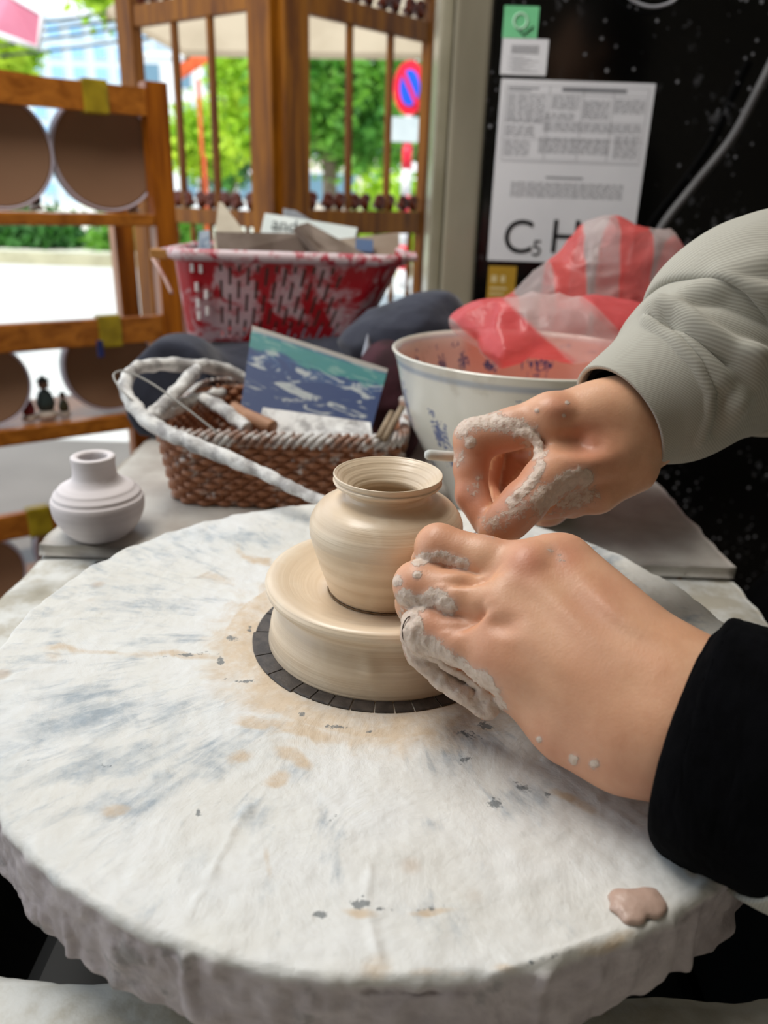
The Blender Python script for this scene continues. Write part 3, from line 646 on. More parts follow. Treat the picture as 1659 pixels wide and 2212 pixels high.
near = (relief(near[0], [([(1235, 1215), (1300, 1290), (1345, 1330), (1440, 1392)], 22, 1.6), ([(1250, 1285), (1330, 1362), (1420, 1410)], 24, -1.3), ([(1300, 1262), (1425, 1362)], 20, -.7), ([(1168, 1225), (1215, 1278), (1290, 1350)], 30, -1.9),
    ([(1150, 1225), (1220, 1310), (1300, 1400)], 20, 1.0), ([(1105, 1262), (1160, 1310), (1230, 1390)], 24, -1.3), ([(1090, 1320), (1180, 1420), (1260, 1480)], 24, .8), ([(1055, 1342), (1090, 1360)], 15, -.7), ([(1100, 1385), (1170, 1460)], 26, -.7),
    ([(1190, 1186), (1205, 1205)], 12, -.8), ([(1010, 1243), (1060, 1262)], 9, -.8), ([(985, 1330), (1040, 1345)], 9, -.9), ([(1260, 1560), (1400, 1640)], 60, .8), ([(1330, 1480), (1430, 1500)], 40, -.6)]), near[1])
far = (relief(far[0], [([(1190, 900), (1262, 915)], 18, -1.0), ([(1240, 940), (1262, 985)], 20, -1.4), ([(1275, 945), (1282, 965)], 16, 1.6), ([(1170, 985), (1230, 930)], 20, .8), ([(1318, 955), (1335, 965)], 14, -.7), ([(1165, 1088), (1210, 1062), (1265, 1040)], 8, -1.2), ([(1240, 1052), (1300, 1036)], 8, -1.8),
    ([(1100, 905), (1180, 880)], 16, -.6), ([(1120, 1060), (1150, 1075)], 6, -.5), ([(1110, 1070), (1142, 1090)], 6, -.4)]), far[1])
HV, HF = merge([near, far, bodyg])
def weld(c, ra, rb_, o1, n1, o2, n2):
    """a short web of skin hidden in the sleeve that ties two stretches of the arm together"""
    A_ = HV[o1:o1 + n1]; B_ = HV[o2:o2 + n2]; ia = np.argsort(((A_ - c) ** 2).sum(1))[:400:40] + o1; out = []
    for i in ia:
        j = np.argsort(((B_ - HV[i]) ** 2).sum(1))[:2] + o2; out.append([i, j[0], j[1], j[1]])
    return out
n0, n1_, n2_ = len(near[0]), len(far[0]), len(bodyg[0])
ties = weld(PX(1640, 1630, .28), 0, 0, 0, n0, n0 + n1_, n2_) + weld(PX(1560, 800, .44), 0, 0, n0, n1_, n0 + n1_, n2_)
NTOT = len(HV); HQ = pj(HV); bk_ = {}; bi = (HQ[:, 0] // 7).astype(int) * 4096 + (HQ[:, 1] // 7).astype(int)
o_ = np.argsort(bi, kind='stable'); ub, st_ = np.unique(bi[o_], return_index=True); mn_ = np.minimum.reduceat(HQ[o_, 2], st_); zb_ = np.interp(bi, ub, mn_); zb_ = mn_[np.searchsorted(ub, bi)]
outer_ = sstep(.010, .005, HQ[:, 2] - zb_)
def spots(L):
    """marks that sit on the outside of the skin round a point"""
    out = np.zeros(len(HV))
    for (x, y, d, r, am) in L:
        rp_ = r * F / d; out = np.maximum(out, am * np.exp(-((HQ[:, 0] - x) ** 2 + (HQ[:, 1] - y) ** 2) / rp_ ** 2) * outer_)
    return out
def line(pts, r, am, n=14): return [(x, y, d, r, am) for x, y, d in smooth_path(pts, n)]
cl = spots(line([(902, 1212, .3415), (938, 1202, .337), (975, 1209, .336), (1000, 1219, .335)], .0034, 1.05) + line([(872, 1292, .3345), (905, 1302, .329), (940, 1290, .326), (968, 1308, .325)], .0045, 1.15)
           + line([(885, 1335, .327), (893, 1400, .328), (935, 1455, .328), (1000, 1500, .324), (1060, 1535, .324)], .0055, 1.3, 24) + line([(920, 1395, .3225), (980, 1445, .3235), (1040, 1480, .323), (1066, 1530, .322)], .006, 1.2, 20)
           + [(858, 1255, .334, .0028, 1.2), (901, 1243, .3215, .002, 1.3), (910, 1310, .318, .0025, 1.), (890, 1320, .321, .0036, 1.0), (1190, 1188, .319, .004, .5), (1210, 1205, .317, .004, .5), (1240, 1640, .284, .0025, 1.), (1283, 1650, .281, .0022, 1.1), (1165, 1597, .30, .0016, 1.)]
           + line([(1000, 925, .412), (1040, 905, .411), (1090, 915, .409), (1140, 935, .406), (1160, 975, .402)], .0075, .85) + [(1015, 955, .411, .0035, 1.3), (992, 990, .416, .007, .7), (1035, 1030, .411, .005, .6)]
           + line([(1165, 1080, .4), (1205, 1054, .399), (1240, 1032, .399), (1262, 1030, .4)], .0058, 1.2) + line([(1105, 1085, .389), (1150, 1040, .389), (1168, 1005, .392)], .0035, 1.1)
           + line([(1160, 1095, .406), (1215, 1085, .404), (1270, 1070, .408)], .009, .7) + line([(1060, 1135, .392), (1110, 1110, .388), (1140, 1085, .387)], .009, .62) + [(1197, 1085, .405, .004, 1.2), (1160, 887, .404, .0014, 1.3), (1218, 898, .405, .0012, 1.2), (1225, 870, .41, .0014, 1.2), (1025, 1060, .41, .008, .6)])
red = spots([(1140, 1215, .311, .010, .9), (1228, 1195, .32, .010, .7), (1075, 1350, .303, .012, .35), (1020, 1075, .41, .018, .9), (1000, 1000, .412, .016, .6), (1270, 965, .405, .016, .8), (1210, 880, .405, .010, .7), (1100, 1100, .39, .02, .7), (940, 1370, .318, .016, .6), (900, 1265, .323, .013, .45), (945, 1180, .328, .013, .4), (1200, 1660, .295, .03, .5), (1350, 1690, .285, .03, .4), (1060, 1010, .44, .03, .9), (1290, 1290, .30, .014, .4), (1190, 1100, .405, .02, .5), (1060, 1440, .308, .02, .4)])
fc_n = np.zeros_like(HV); qa, qb_, qc = HV[HF[:, 0]], HV[HF[:, 1]], HV[HF[:, 2]]; fn_ = np.cross(qb_ - qa, qc - qa)
for k_ in range(4):
    for ax in range(3): fc_n[:, ax] += np.bincount(HF[:, k_], fn_[:, ax], len(HV))
fc_n /= np.linalg.norm(fc_n, axis=1)[:, None] + 1e-12
HV = HV + fc_n * (np.clip(cl - .45, 0, 1) * (.0007 + .0009 * noise(HV, 420, 77) + .0006 * noise(HV, 900, 78)))[:, None]
skin = NT('skin'); n = skin.noise(45, 4, .6); n2 = skin.noise(400, 3); nf = skin.noise(14, 3)
c = skin.mix(skin.sm(.3, .7, n), 'd39d7a', 'dfae8b'); c = skin.mix(skin.mth('MULTIPLY', skin.sm(.45, .65, nf), .4), c, 'd2a083'); c = skin.mix(skin.mth('MULTIPLY', skin.at('red'), .75), c, 'bc7158')
ck = skin.sm(.86, .98, skin.mth('ADD', skin.mth('MULTIPLY', skin.noise(230, 6, .75), 1.1), skin.mth('MULTIPLY', skin.at('clay'), .62)))
film = skin.sm(.1, .8, skin.at('clay'))
c = skin.mix(skin.mth('MULTIPLY', film, .45), c, 'c4a69a'); c = skin.mix(skin.mth('MULTIPLY', ck, .9), c, skin.mix(skin.noise(220), 'e2d4c6', 'bfa896'))
skin.set(col=c, rough=skin.mth('ADD', .42, skin.mth('MULTIPLY', ck, .1)), spec=.4, sss=.12, sssr=(.006, .0025, .0012), ssss=1.0)
vb = skin.voro(900); skin.bump(vb, .12, .0004); skin.bump(skin.noise(170, 5, .6), .15, .0008); skin.bump(skin.mth('MULTIPLY', ck, skin.noise(500, 4)), .6, .001)
MSKIN = skin.m
body = mobj('body', HV, np.vstack([HF, np.array([[a, b, c, (c + 1)] for a, b, c, _ in ties])]), MSKIN, person); attr(body, 'clay', cl); attr(body, 'red', red)

# ---- sleeves
tw = NT('twill'); uv = tw.n('ShaderNodeTexCoord').outputs['UV']
wv = tw.n('ShaderNodeTexWave', _wave_type='BANDS', _bands_direction='X'); tw.link(tw.map((1, 1, 1), (0, 0, .5), uv), wv.inputs['Vector']); wv.inputs['Scale'].default_value = 290; wv.inputs['Distortion'].default_value = .25; wv.inputs['Detail'].default_value = 2
n = tw.noise(9, 3); f_ = wv.outputs['Fac']
tw.set(col=tw.mix(f_, tw.mix(n, '989488', 'a29e92'), tw.mix(n, 'aaa699', 'b4b0a3')), rough=.9, sheen=.15); tw.bump(f_, .15, .0005); tw.bump(tw.noise(30), .2, .002); MTW = tw.m
def sleeve(name, keys, mat, ns=150, na_=128, fold=None, thick=.0025, parent=person, up=(0, 0, 1), twist=0., solid=True):
    """cloth tube along key rows (x, y, z, r_up, r_side)"""
    K = smooth_path(keys, ns); Pp = K[:, :3]; tg = np.gradient(Pp, axis=0); tg /= np.linalg.norm(tg, axis=1)[:, None]
    v = np.array(up, float); aa = np.arange(na_) * 2 * math.pi / na_; s = np.r_[0, np.cumsum(np.linalg.norm(np.diff(Pp, axis=0), axis=1))]
    Vv = np.zeros((ns, na_, 3)); Nn = np.zeros_like(Vv)
    for i in range(ns):
        v = v - tg[i] * np.dot(v, tg[i]); v /= np.linalg.norm(v); b = np.cross(tg[i], v)
        d = np.cos(aa)[:, None] * v * K[i, 3] + np.sin(aa)[:, None] * b * K[i, 4]; Vv[i] = Pp[i] + d; Nn[i] = d / np.linalg.norm(d, axis=1)[:, None]
    if fold is not None: Vv = Vv + Nn * fold(np.repeat(s[:, None], na_, 1), np.repeat(aa[None], ns, 0), Vv)[..., None]
    i, j = np.meshgrid(np.arange(ns - 1), np.arange(na_), indexing='ij'); j2 = (j + 1) % na_
    Fc = np.stack([i * na_ + j, (i + 1) * na_ + j, (i + 1) * na_ + j2, i * na_ + j2], -1).reshape(-1, 4)
    uvv = np.stack([np.repeat(s[:, None], na_, 1) , np.repeat(aa[None], ns, 0) * .04], -1).reshape(-1, 2)
    o = mobj(name, Vv.reshape(-1, 3), Fc, mat, parent, uvs=uvv)
    if solid:
        md = o.modifiers.new('thickness', 'SOLIDIFY'); md.thickness = thick; md.offset = -1
    return o
def key(px, py, d, ru, rs): p = PX(px, py, d); return (*p, ru, rs)
def fold_far(s, a, V):
    q = pj(V.reshape(-1, 3))[:, :2].reshape(V.shape[:2] + (2,)); out = .0018 * fbm(V, 16, 61) * sstep(.01, .06, s)
    def rg(L, w, h):
        d = np.full(s.shape, 1e9)
        for (x1, y1), (x2, y2) in zip(L[:-1], L[1:]):
            ax, ay = x2 - x1, y2 - y1; t = np.clip(((q[..., 0] - x1) * ax + (q[..., 1] - y1) * ay) / (ax * ax + ay * ay), 0, 1); d = np.minimum(d, np.hypot(q[..., 0] - x1 - t * ax, q[..., 1] - y1 - t * ay))
        return h * np.exp(-(d / w) ** 2)
    out += .35 * rg([(1415, 690), (1460, 683), (1520, 725), (1590, 765), (1659, 785)], 20, .0055) + rg([(1415, 690), (1460, 683), (1520, 725), (1590, 765), (1659, 785)], 17, .0055) + rg([(1430, 670), (1500, 640), (1580, 625), (1659, 640)], 18, .0045) + rg([(1560, 600), (1659, 570)], 24, .003)
    out += rg([(1480, 730), (1545, 800), (1578, 870)], 22, .0035) + rg([(1600, 770), (1612, 830), (1575, 890)], 22, .0035) + rg([(1610, 790), (1659, 850)], 28, .0045)
    out -= rg([(1440, 700), (1500, 740), (1560, 790)], 12, .003) + rg([(1450, 660), (1560, 660), (1659, 700)], 16, .003) + rg([(1560, 850), (1540, 930)], 14, .003)
    out += rg([(1400, 705), (1450, 735), (1500, 790), (1530, 850), (1528, 900), (1505, 950)], 7, .0022)      # hem seam of the cuff
    out -= rg([(1410, 700), (1460, 730), (1510, 785), (1540, 850), (1538, 905)], 4, .0016)
    return out
kf = [key(1337, 905, .428, .0315, .031), key(1378, 877, .431, .034, .034), key(1450, 838, .436, .0425, .041), key(1540, 772, .445, .0495, .047), key(1659, 703, .46, .064, .058)]
kf += [(*(el_f + [.03, 0, .03]), .066, .06), (*((el_f + sh_f) / 2 + [.02, 0, .02]), .068, .062), (*(sh_f + [.02, 0, 0]), .075, .07)]
jk = sleeve('jacket_sleeve', kf, MTW, 220, 150, fold_far)
def fold_in(s, a, V): return .0006 * fbm(V, 60, 5)
kc = [key(1352, 897, .4285, .0285, .028), key(1380, 877, .431, .031, .031), key(1450, 820, .436, .033, .034)]
o = sleeve('undershirt_cuff', kc, MBLACK, 30, 64, fold_in); o['label'] = 'black undershirt cuff inside the far sleeve'
# near: black knit cuff, twill sleeve beyond
def fold_near(s, a, V): return .0008 * fbm(V, 40, 71, 3) + .0006 * np.abs(noise(V, 500, 3))
ko = [key(1500, 1592, .291, .0405, .033), key(1530, 1604, .288, .0445, .037), key(1590, 1622, .283, .0445, .038), key(1690, 1655, .277, .045, .04), key(1800, 1700, .275, .046, .042)]
o = sleeve('knit_cuff', ko, MBLACK, 90, 128, fold_near, up=tuple(CY)); o['label'] = 'black knit cuff of the near sleeve'
kn = [key(1688, 1640, .2765, .0475, .043), key(1760, 1668, .276, .050, .046), key(1900, 1720, .276, .053, .05), key(2150, 1800, .285, .056, .053), (*el_n, .062, .058), (*((el_n + sh_n) / 2 + [.03, 0, 0]), .066, .06), (*(sh_n + [.02, 0, 0]), .075, .07)]
sleeve('jacket_sleeve', kn, MTW, 160, 96, lambda s, a, V: .003 * fbm(V, 16, 81), up=tuple(CY))
# torso of the jacket, apron, trousers, hair
Jt = Field((.3, -.3, T - .2), (.85, .42, T + .5), .007)
Jt.chain([(np.array([.58, .06, T - .05]), .16), (np.array([.57, .06, T + .12]), .155), (np.array([.56, .06, T + .29]), .145)], .05); Jt.cone(sh_n + [.02, .02, -.01], sh_f + [.02, -.02, -.01], .075, .075, .04)
Jv, Jf = Jt.mesh(); Jv = relax(Jv, Jf, 2); Jv += .004 * fbm(Jv, 14, 5)[:, None]; mobj('jacket', Jv, Jf, simple('jacket_cloth', '8a897c', '7a796d', .9, 60, .3), person)
Ap = Field((.25, -.4, .15), (.9, .6, T + .05), .008)
for s in (-1, 1):
    Ap.chain([(np.array([.62, .06 + .11 * s, T - .12]), .1), (np.array([.375, .06 + .17 * s, T - .15]), .072)], .05)
    Ap.chain([(np.array([.39, .06 + .17 * s, T - .17]), .066), (np.array([.42, .06 + .17 * s, .2]), .05)], .02)
Ap.ell((.6, .06, T - .1), (.17, .18, .11), k=.06); Ap.cone((.42, .3, T - .14), (.42, -.15, T - .14), .05, .05, .06)
Av, Af = Ap.mesh(); Av = relax(Av, Af, 2); mobj('apron', Av, Af, MBLACK, person)
for s in (-1, 1):
    box('shoe', (.33, .06 + .17 * s - .05, 0), (.5, .06 + .17 * s + .05, .08), MDK, person, .025, True)
    tube('trouser_leg', [(.42, .06 + .17 * s, .07), (.42, .06 + .17 * s, .24)], [.05, .056], MBLACK, person, 32)
Hr = Field(hc - .16, hc + .17, .005); Hr.ell(hc + [.03, 0, .03], (.1, .088, .112), k=.01); Hr.cone(hc + [.09, 0, 0], hc + [.11, 0, -.12], .06, .04, .04); Hr.ell(hc + [-.09, 0, -.03], (.075, .068, .1), k=.01, mode='s')
Rv, Rf = Hr.mesh(); mobj('hair', relax(Rv, Rf, 2), Rf, simple('black_hair', '0b0908', '16110e', .5, 90, .4), person)
stool = empty('stool', (.64, .06, 0), 'low wooden stool under the seated person', 'stool')
box('seat', (.5, -.1, T - .27), (.8, .22, T - .235), MW, stool, .006)
for sx in (.52, .76):
    for sy in (-.08, .18): box('leg', (sx, sy, 0), (sx + .03, sy + .03, T - .2705), MW, stool, .003)

# ---- tool and wire
m = simple('pale_tool_wood', 'c9cbc6', 'b4b6b0', .5, 60, .2)
tl = smooth_path([PX(919, 982, .428), PX(960, 985, .431), PX(1000, 988, .437), PX(1035, 991, .442)], 24)
o = tube('trimming_tool', tl, np.r_[.0020, .0028, np.full(22, .0030)], m, None, 16); tag(o, 'short white wooden tool poking out left of the far fist', 'tool')
wp = [PX(905, 1345, .3225), PX(885, 1332, .320), PX(872, 1348, .320), PX(870, 1375, .322), PX(882, 1394, .326), PX(900, 1400, .334)]
MWI = simple('steel_wire', '4a4038', '5c5147', .35, 30, 0, metal=.8)
wq = [PX(900, 1400, .345), (.035, -.01, T + .031), (.0315, .012, T + .0307), (.02, .026, T + .0305), (0, .0325, T + .0305), (.03, .035, T + .04), PX(1065, 1140, .405)]
o = tube('cutting_wire', np.vstack([smooth_path(wp, 40), smooth_path(wq, 60)[1:]]), .00028, MWI, None, 6); tag(o, 'thin cutting wire looped at the near fist and drawn behind the vase', 'wire')

# ================================================================== WICKER BASKET
bz = BO
fl_ = onz(328, 1096, -.045); y0 = .285
bx0, bx1 = fl_[0] + .004, ony(872, 965, y0)[0]; by0 = y0; by1 = .50; bh = zat(bx0, by0, 950) - bz + .004
wb = empty('wicker_basket', ((bx0 + bx1) / 2, (by0 + by1) / 2, bz), 'brown wicker basket with white-crusted rim and handle, behind the wheel', 'basket')
def rrect(x0, x1, y0_, y1_, r, n):
    """rounded rectangle as n points, starting mid front"""
    seg = []; cs_ = [(x1 - r, y0_ + r, -90), (x1 - r, y1_ - r, 0), (x0 + r, y1_ - r, 90), (x0 + r, y0_ + r, 180)]
    for cx_, cy_, a0 in cs_:
        for t in np.radians(np.linspace(a0, a0 + 90, 12)): seg.append((cx_ + r * math.cos(t), cy_ + r * math.sin(t)))
    seg = np.array(seg + [seg[0]]); L = np.r_[0, np.cumsum(np.linalg.norm(np.diff(seg, axis=0), axis=1))]; t = np.linspace(0, L[-1], n, endpoint=False)
    return np.c_[np.interp(t, L, seg[:, 0]), np.interp(t, L, seg[:, 1])]
nst = 168
m = NT('wicker'); m_n = m.noise(26, 4, .6); m_s = m.sm(.53, .63, m.noise(60, 4, .7))
m.set(col=m.mix(m.mth('MULTIPLY', m_s, m.sm(.4, .6, m_n)), m.mix(m.noise(90), '8a5638', 'a8714e'), 'c9c2bc'), rough=.55); m.bump(m.noise(200), .3, .0005); MWK = m.m
parts = []; ncol = nst * 3
ring = rrect(bx0, bx1, by0, by1, .035, ncol); cen = ring.mean(0)
nrm = ring - np.roll(ring, 1, 0); nrm = np.c_[nrm[:, 1], -nrm[:, 0]]; nrm /= np.linalg.norm(nrm, axis=1)[:, None]
rows = 11
for k in range(rows):
    z = bz + .003 + (bh - .008) * k / (rows - 1); ph = np.arange(ncol) * 2 * math.pi / 12 * 1.0 + (k % 2) * math.pi
    flare = .93 + .07 * k / (rows - 1)
    rg_ = cen + (ring - cen) * flare + nrm * (.0026 * np.sin(ph))[:, None]
    parts.append(tube_data(np.c_[rg_, np.full(ncol, z)], np.full(ncol, .0034), 6, True, 1.0))
V_, F_ = merge(parts); o = mobj('weave', V_, F_, MWK, wb); o['kind'] = 'stuff'
stk = []
for k in range(0, ncol, 12):
    for dk in (0,):
        i = (k + 2) % ncol; a0 = cen + (ring[i] - cen) * .93; a1 = ring[i]; stk.append((a0, a1))
sp = []
for (a0, a1) in stk: sp.append(tube_data([(*a0, bz + .001), (*((a0 + a1) / 2), bz + bh / 2), (*a1, bz + bh)], .0022, 6)[:2])
sp = [(v, np.array([list(f_) for f_ in f])) for v, f in sp]
V_, F_ = merge(sp); o = mobj('stakes', V_, fixtri(F_), MWK, wb); o['kind'] = 'stuff'
mobj('bottom', [(*p, bz + .002) for p in cen + (ring[::6] - cen) * .93], [tuple(range(len(ring[::6])))], MWK, wb)
MSLIP = NT('dry_slip'); n = MSLIP.noise(55, 5, .65)
MSLIP.set(col=MSLIP.mix(MSLIP.sm(.36, .6, n), '9c9896', 'e0deda'), rough=.7); MSLIP.bump(n, .6, .003); MSL = MSLIP.m
# plaited rim: many slanting strands
parts = []
for k in range(0, ncol, 5):
    i2 = (k + 11) % ncol; i3 = (k + 6) % ncol; p0 = ring[k]; p1 = ring[i2]; pm = ring[i3]
    q = [(*(p0 + nrm[k] * .003), bz + bh - .006), (*(pm + nrm[i3] * .0042), bz + bh + .002), (*(p1 - nrm[i2] * .002), bz + bh + .0055)]
    parts.append(tube_data(smooth_path(q, 6), .0024, 6))
V_, F_ = merge(parts); m = NT('wicker_rim'); n = m.noise(40, 5, .65)
m.set(col=m.mix(m.sm(.42, .56, n), '8a6450', 'd0ccc8'), rough=.65); m.bump(n, .5, .001)
o = mobj('rim', V_, fixtri(F_), m.m, wb)
def rope(name, pts, r, mat, parent, lumps=.25, seed=0, n=90, ns=16):
    p = smooth_path(pts, n); V, Fc = tube_data(p, r, ns); c = np.repeat(p, ns, 0); c = np.vstack([c, p[:1], p[-1:]])
    V = V + (V - c) * (lumps * fbm(V, 110, seed, 3))[:, None]; return mobj(name, V, fixtri(Fc), mat, parent)
hd = [PX(722, 1090, .548), PX(640, 1058, .565), PX(560, 1018, .585), PX(480, 985, .60), PX(400, 950, .615), PX(335, 920, .635), PX(290, 880, .65), PX(270, 835, .665), PX(290, 800, .69), PX(340, 788, .72), PX(420, 790, .75), PX(480, 797, .775), PX(545, 822, .79)]
rope('handle', hd, np.interp(np.linspace(0, 1, 90), [0, .1, .35, .55, 1], [.0035, .0045, .0062, .006, .006]), MSL, wb, .3, 3, 90)
rope('handle_brace', [PX(425, 798, .745), PX(390, 838, .71), PX(350, 880, .685), PX(325, 905, .665)], .0062, MSL, wb, .3, 5, 30)
rope('inner_handle', [PX(440, 862, .73), PX(480, 885, .71), PX(535, 925, .69)], .0062, MSL, wb, .3, 6, 24)
rope('inner_rim', [PX(330, 905, .665), PX(370, 885, .70), PX(430, 862, .74), PX(480, 850, .77)], .006, MSL, wb, .35, 8, 40)
MNY = NT('nylon_line'); MNY.set(col='a9a6a0', rough=.3, trans=.0, alpha=1.0)
o = tube('nylon_line', smooth_path([PX(330, 900, .65), PX(280, 860, .645), PX(250, 825, .65), PX(248, 806, .655), PX(275, 803, .66), PX(330, 830, .66), PX(400, 880, .655), PX(470, 935, .65)], 60), .0009, MNY.m, None, 6)
tag(o, 'thin clear nylon line looped over the left end of the wicker handle', 'cord')
# contents: blue card, crusted white block, sticks
m = NT('painted_card')
co_ = m.n('ShaderNodeTexCoord').outputs['UV']; sx = m.n('ShaderNodeSeparateXYZ'); m.link(co_, sx.inputs[0])
n = m.noise(4.2, 5, .62, m.map((1, 1.8, 1), src=co_), 1.2); n2 = m.noise(5, 3, .5, m.map((1.3, 2, 1), src=co_))
c = m.mix(m.sm(.4, .5, m.mth('ADD', m.mth('MULTIPLY', n, .6), m.mth('MULTIPLY', sx.outputs[1], .22))), '072a5c', '114272')
c = m.mix(m.mth('MULTIPLY', m.sm(.52, .6, n), .85), c, 'a9aca8'); c = m.mix(m.mth('MULTIPLY', m.sm(.70, .78, m.mth('ADD', sx.outputs[1], m.mth('MULTIPLY', m.mth('SUBTRACT', n2, .5), .35))), m.mth('MULTIPLY', m.sm(.96, .9, sx.outputs[1]), .75)), c, '2f7f74')
c = m.mix(m.sm(.93, .96, sx.outputs[1]), c, '9a948c'); m.set(col=c, rough=.6); MCARD = m.m
def quad_slab(name, corners, th, mat, parent=None, nseg=1):
    """thin slab from four corner points (tl, tr, br, bl); UV 0..1 with v=1 at the top"""
    tl_, tr_, br_, bl_ = [np.array(c) for c in corners]; n_ = np.cross(tr_ - tl_, bl_ - tl_); n_ /= np.linalg.norm(n_); fr = [tl_, tr_, br_, bl_]; bk = [c + n_ * th for c in fr]
    V = fr + bk; Fs = [(3, 2, 1, 0), (4, 5, 6, 7), (0, 1, 5, 4), (1, 2, 6, 5), (2, 3, 7, 6), (3, 0, 4, 7)]
    return mobj(name, V, Fs, mat, parent, False, uvs=[(0, 1), (1, 1), (1, 0), (0, 0)] * 2)
card = quad_slab('painted_card', [PX(545, 703, .79), PX(838, 797, .78), PX(797, 945, .735), PX(518, 890, .735)], .004, MCARD)
tag(card, 'dark blue, teal and white painted card leaning in the wicker basket', 'card')
blk = quad_slab('plaster_slab', [PX(568, 880, .722), PX(800, 912, .722), PX(806, 952, .700), PX(546, 946, .700)], .008, MSL)
tag(blk, 'white crusted plaster slab lying in front of the blue card', 'slab')
for x1, y1, x2, y2 in ((830, 950, 868, 880), (818, 945, 846, 892)):
    o = tube('stick', [PX(x1, y1, .67), PX(x2, y2, .71)], .003, simple('stick_wood', '97836a', '7e6a52', .7, 50), None, 10)
    tag(o, 'thin grey wooden stick in the right end of the wicker basket' if x1 > 820 else 'second wooden stick beside the first, nearer the blue card', 'stick')
o = rope('clay_roll', [PX(505, 885, .72), PX(545, 905, .70), PX(590, 925, .69)], .007, simple('brown_handle', '9c6c4c', 'b08462', .6, 40), None, .08, 4, 20)
tag(o, 'brown wooden tool handle lying inside the wicker basket', 'tool')

# ================================================================== NAVY CLOTH
m = NT('navy_cloth'); n = m.noise(30, 4); m.set(col=m.mix(n, '1c1d28', '363949'), rough=.95, sheen=.2); m.bump(m.noise(260), .3, .001); m.bump(m.noise(25), .4, .01); MNV = m.m
def cloth_lump(name, ells, lo, hi, mat, h=.004, amp=.006, sc=22, seed=0, parent=None, lab=None, cat=None, floor_=None, k=.03):
    f = Field(lo, hi, h)
    for c, r in ells: f.ell(c, r, k=k)
    V, Fc = f.mesh(); V = relax(V, Fc, 1); fr = fbm(V, sc, seed, 3); rd = 1 - np.abs(noise(V * np.array([1, 1, 1.6]), sc * .8, seed + 5)) * 2
    N_ = V - V.mean(0); N_ /= np.linalg.norm(N_, axis=1)[:, None]; V = V + N_ * (amp * (.5 * fr + .6 * rd))[:, None]
    if floor_ is not None: V[:, 2] = np.maximum(V[:, 2], floor_)
    o = mobj(name, V, Fc, mat, parent)
    if lab: tag(o, lab, cat)
    return o
cloth_lump('folded_cloth', [((-.13, .66, BO + .045), (.14, .13, .055)), ((-.02, .66, BO + .05), (.13, .12, .06)), (PX(392, 835, .9), (.055, .09, .06)), (PX(330, 900, .86), (.03, .05, .05)), ((-.19, .66, BO + .03), (.07, .12, .045))], (-.4, .49, BO), (.16, .85, BO + .16), MNV, amp=.006, lab='dark navy folded cloth under the red basket', cat='cloth', floor_=BO + .0008)
cloth_lump('cloth_bundle', [(PX(900, 712, .88), (.05, .05, .034)), (PX(950, 680, .9), (.03, .04, .022)), (PX(830, 740, .88), (.05, .05, .03)), ((.06, .6, BO + .06), (.07, .09, .07))], (-.1, .4, BO), (.25, .85, T + .2), MNV, .0035, .005, 30, 5, lab='crumpled dark navy cloth bundle to the right of the red basket', cat='cloth', floor_=BO + .0008)
o = cloth_lump('maroon_pouch', [(PX(832, 838, .85), (.033, .035, .05)), (PX(858, 890, .85), (.028, .035, .06))], (-.05, .3, BO), (.1, .6, T + .12), simple('maroon_cloth', '2e1218', '47202a', .9, 40), .004, .003, 30, 8, lab='dark maroon pouch between the wicker basket and the big bowl', cat='pouch', floor_=BO + .0008)

# ================================================================== RED PLASTIC BASKET
m = NT('red_plastic_caked'); n = m.noise(17, 6, .7, None, .7); n2 = m.noise(60, 4, .7)
f_ = m.sm(.535, .6, m.mth('ADD', m.mth('MULTIPLY', n, .8), m.mth('MULTIPLY', m.mth('SUBTRACT', n2, .5), .5) ))
m.set(col=m.mix(m.mth('MULTIPLY', m.sm(.44, .52, m.mth('ADD', m.mth('MULTIPLY', n, .8), m.mth('MULTIPLY', n2, .1))), .85), 'b00418', m.mix(m.noise(45), 'c8969e', 'ddd0d0')), rough=.4); MRED = m.m
YB = .60
tl3 = ony(362, 545, YB); tr3 = ony(868, 568, YB); bl3 = ony(400, 735, YB + .02); br3 = ony(742, 745, YB + .02)
zr, zb = (tl3[2] + tr3[2]) / 2, (bl3[2] + br3[2]) / 2
rb = empty('red_basket', ((tl3[0] + tr3[0]) / 2, YB + .08, zb), 'red slotted plastic basket caked with white slip, full of boards and cards', 'basket')
ncb, nrb = 220, 34
rt = rrect(tl3[0], tr3[0], YB, YB + .17, .03, ncb); rbt = rrect(bl3[0], br3[0] + .012, YB + .018, YB + .145, .025, ncb)
V_ = np.zeros((nrb, ncb, 3))
for i in range(nrb):
    t = i / (nrb - 1); t2 = t ** .8; V_[i, :, :2] = rbt + (rt - rbt) * t2; V_[i, :, 2] = zb + (zr - zb) * t
Fs = []
for i in range(nrb - 1):
    for j in range(ncb):
        j2 = (j + 1) % ncb; band = (i - 2 + 5 * ((j // 3) % 2)) % 10; slot = 2 <= i < 30 and band < 7
        if slot and j % 3 == 0:
            p = V_[i, j]; onfront = p[1] < YB + .03 and (tl3[0] + .05 < p[0] < tr3[0] - .075); onback = p[1] > YB + .12
            if onfront: continue
        Fs.append((i * ncb + j, i * ncb + j2, (i + 1) * ncb + j2, (i + 1) * ncb + j))
b0 = nrb * ncb; V2 = V_.reshape(-1, 3).tolist(); Fs.append(tuple(range(ncb))[::-1])
o = mobj('wall', np.array(V2), Fs, MRED, rb, smooth=False); md = o.modifiers.new('thickness', 'SOLIDIFY'); md.thickness = .0022; md.offset = -1
m = NT('rim_caked'); n = m.noise(50, 5, .7); m.set(col=m.mix(m.sm(.42, .52, n), 'b03040', 'd2bcbe'), rough=.45)
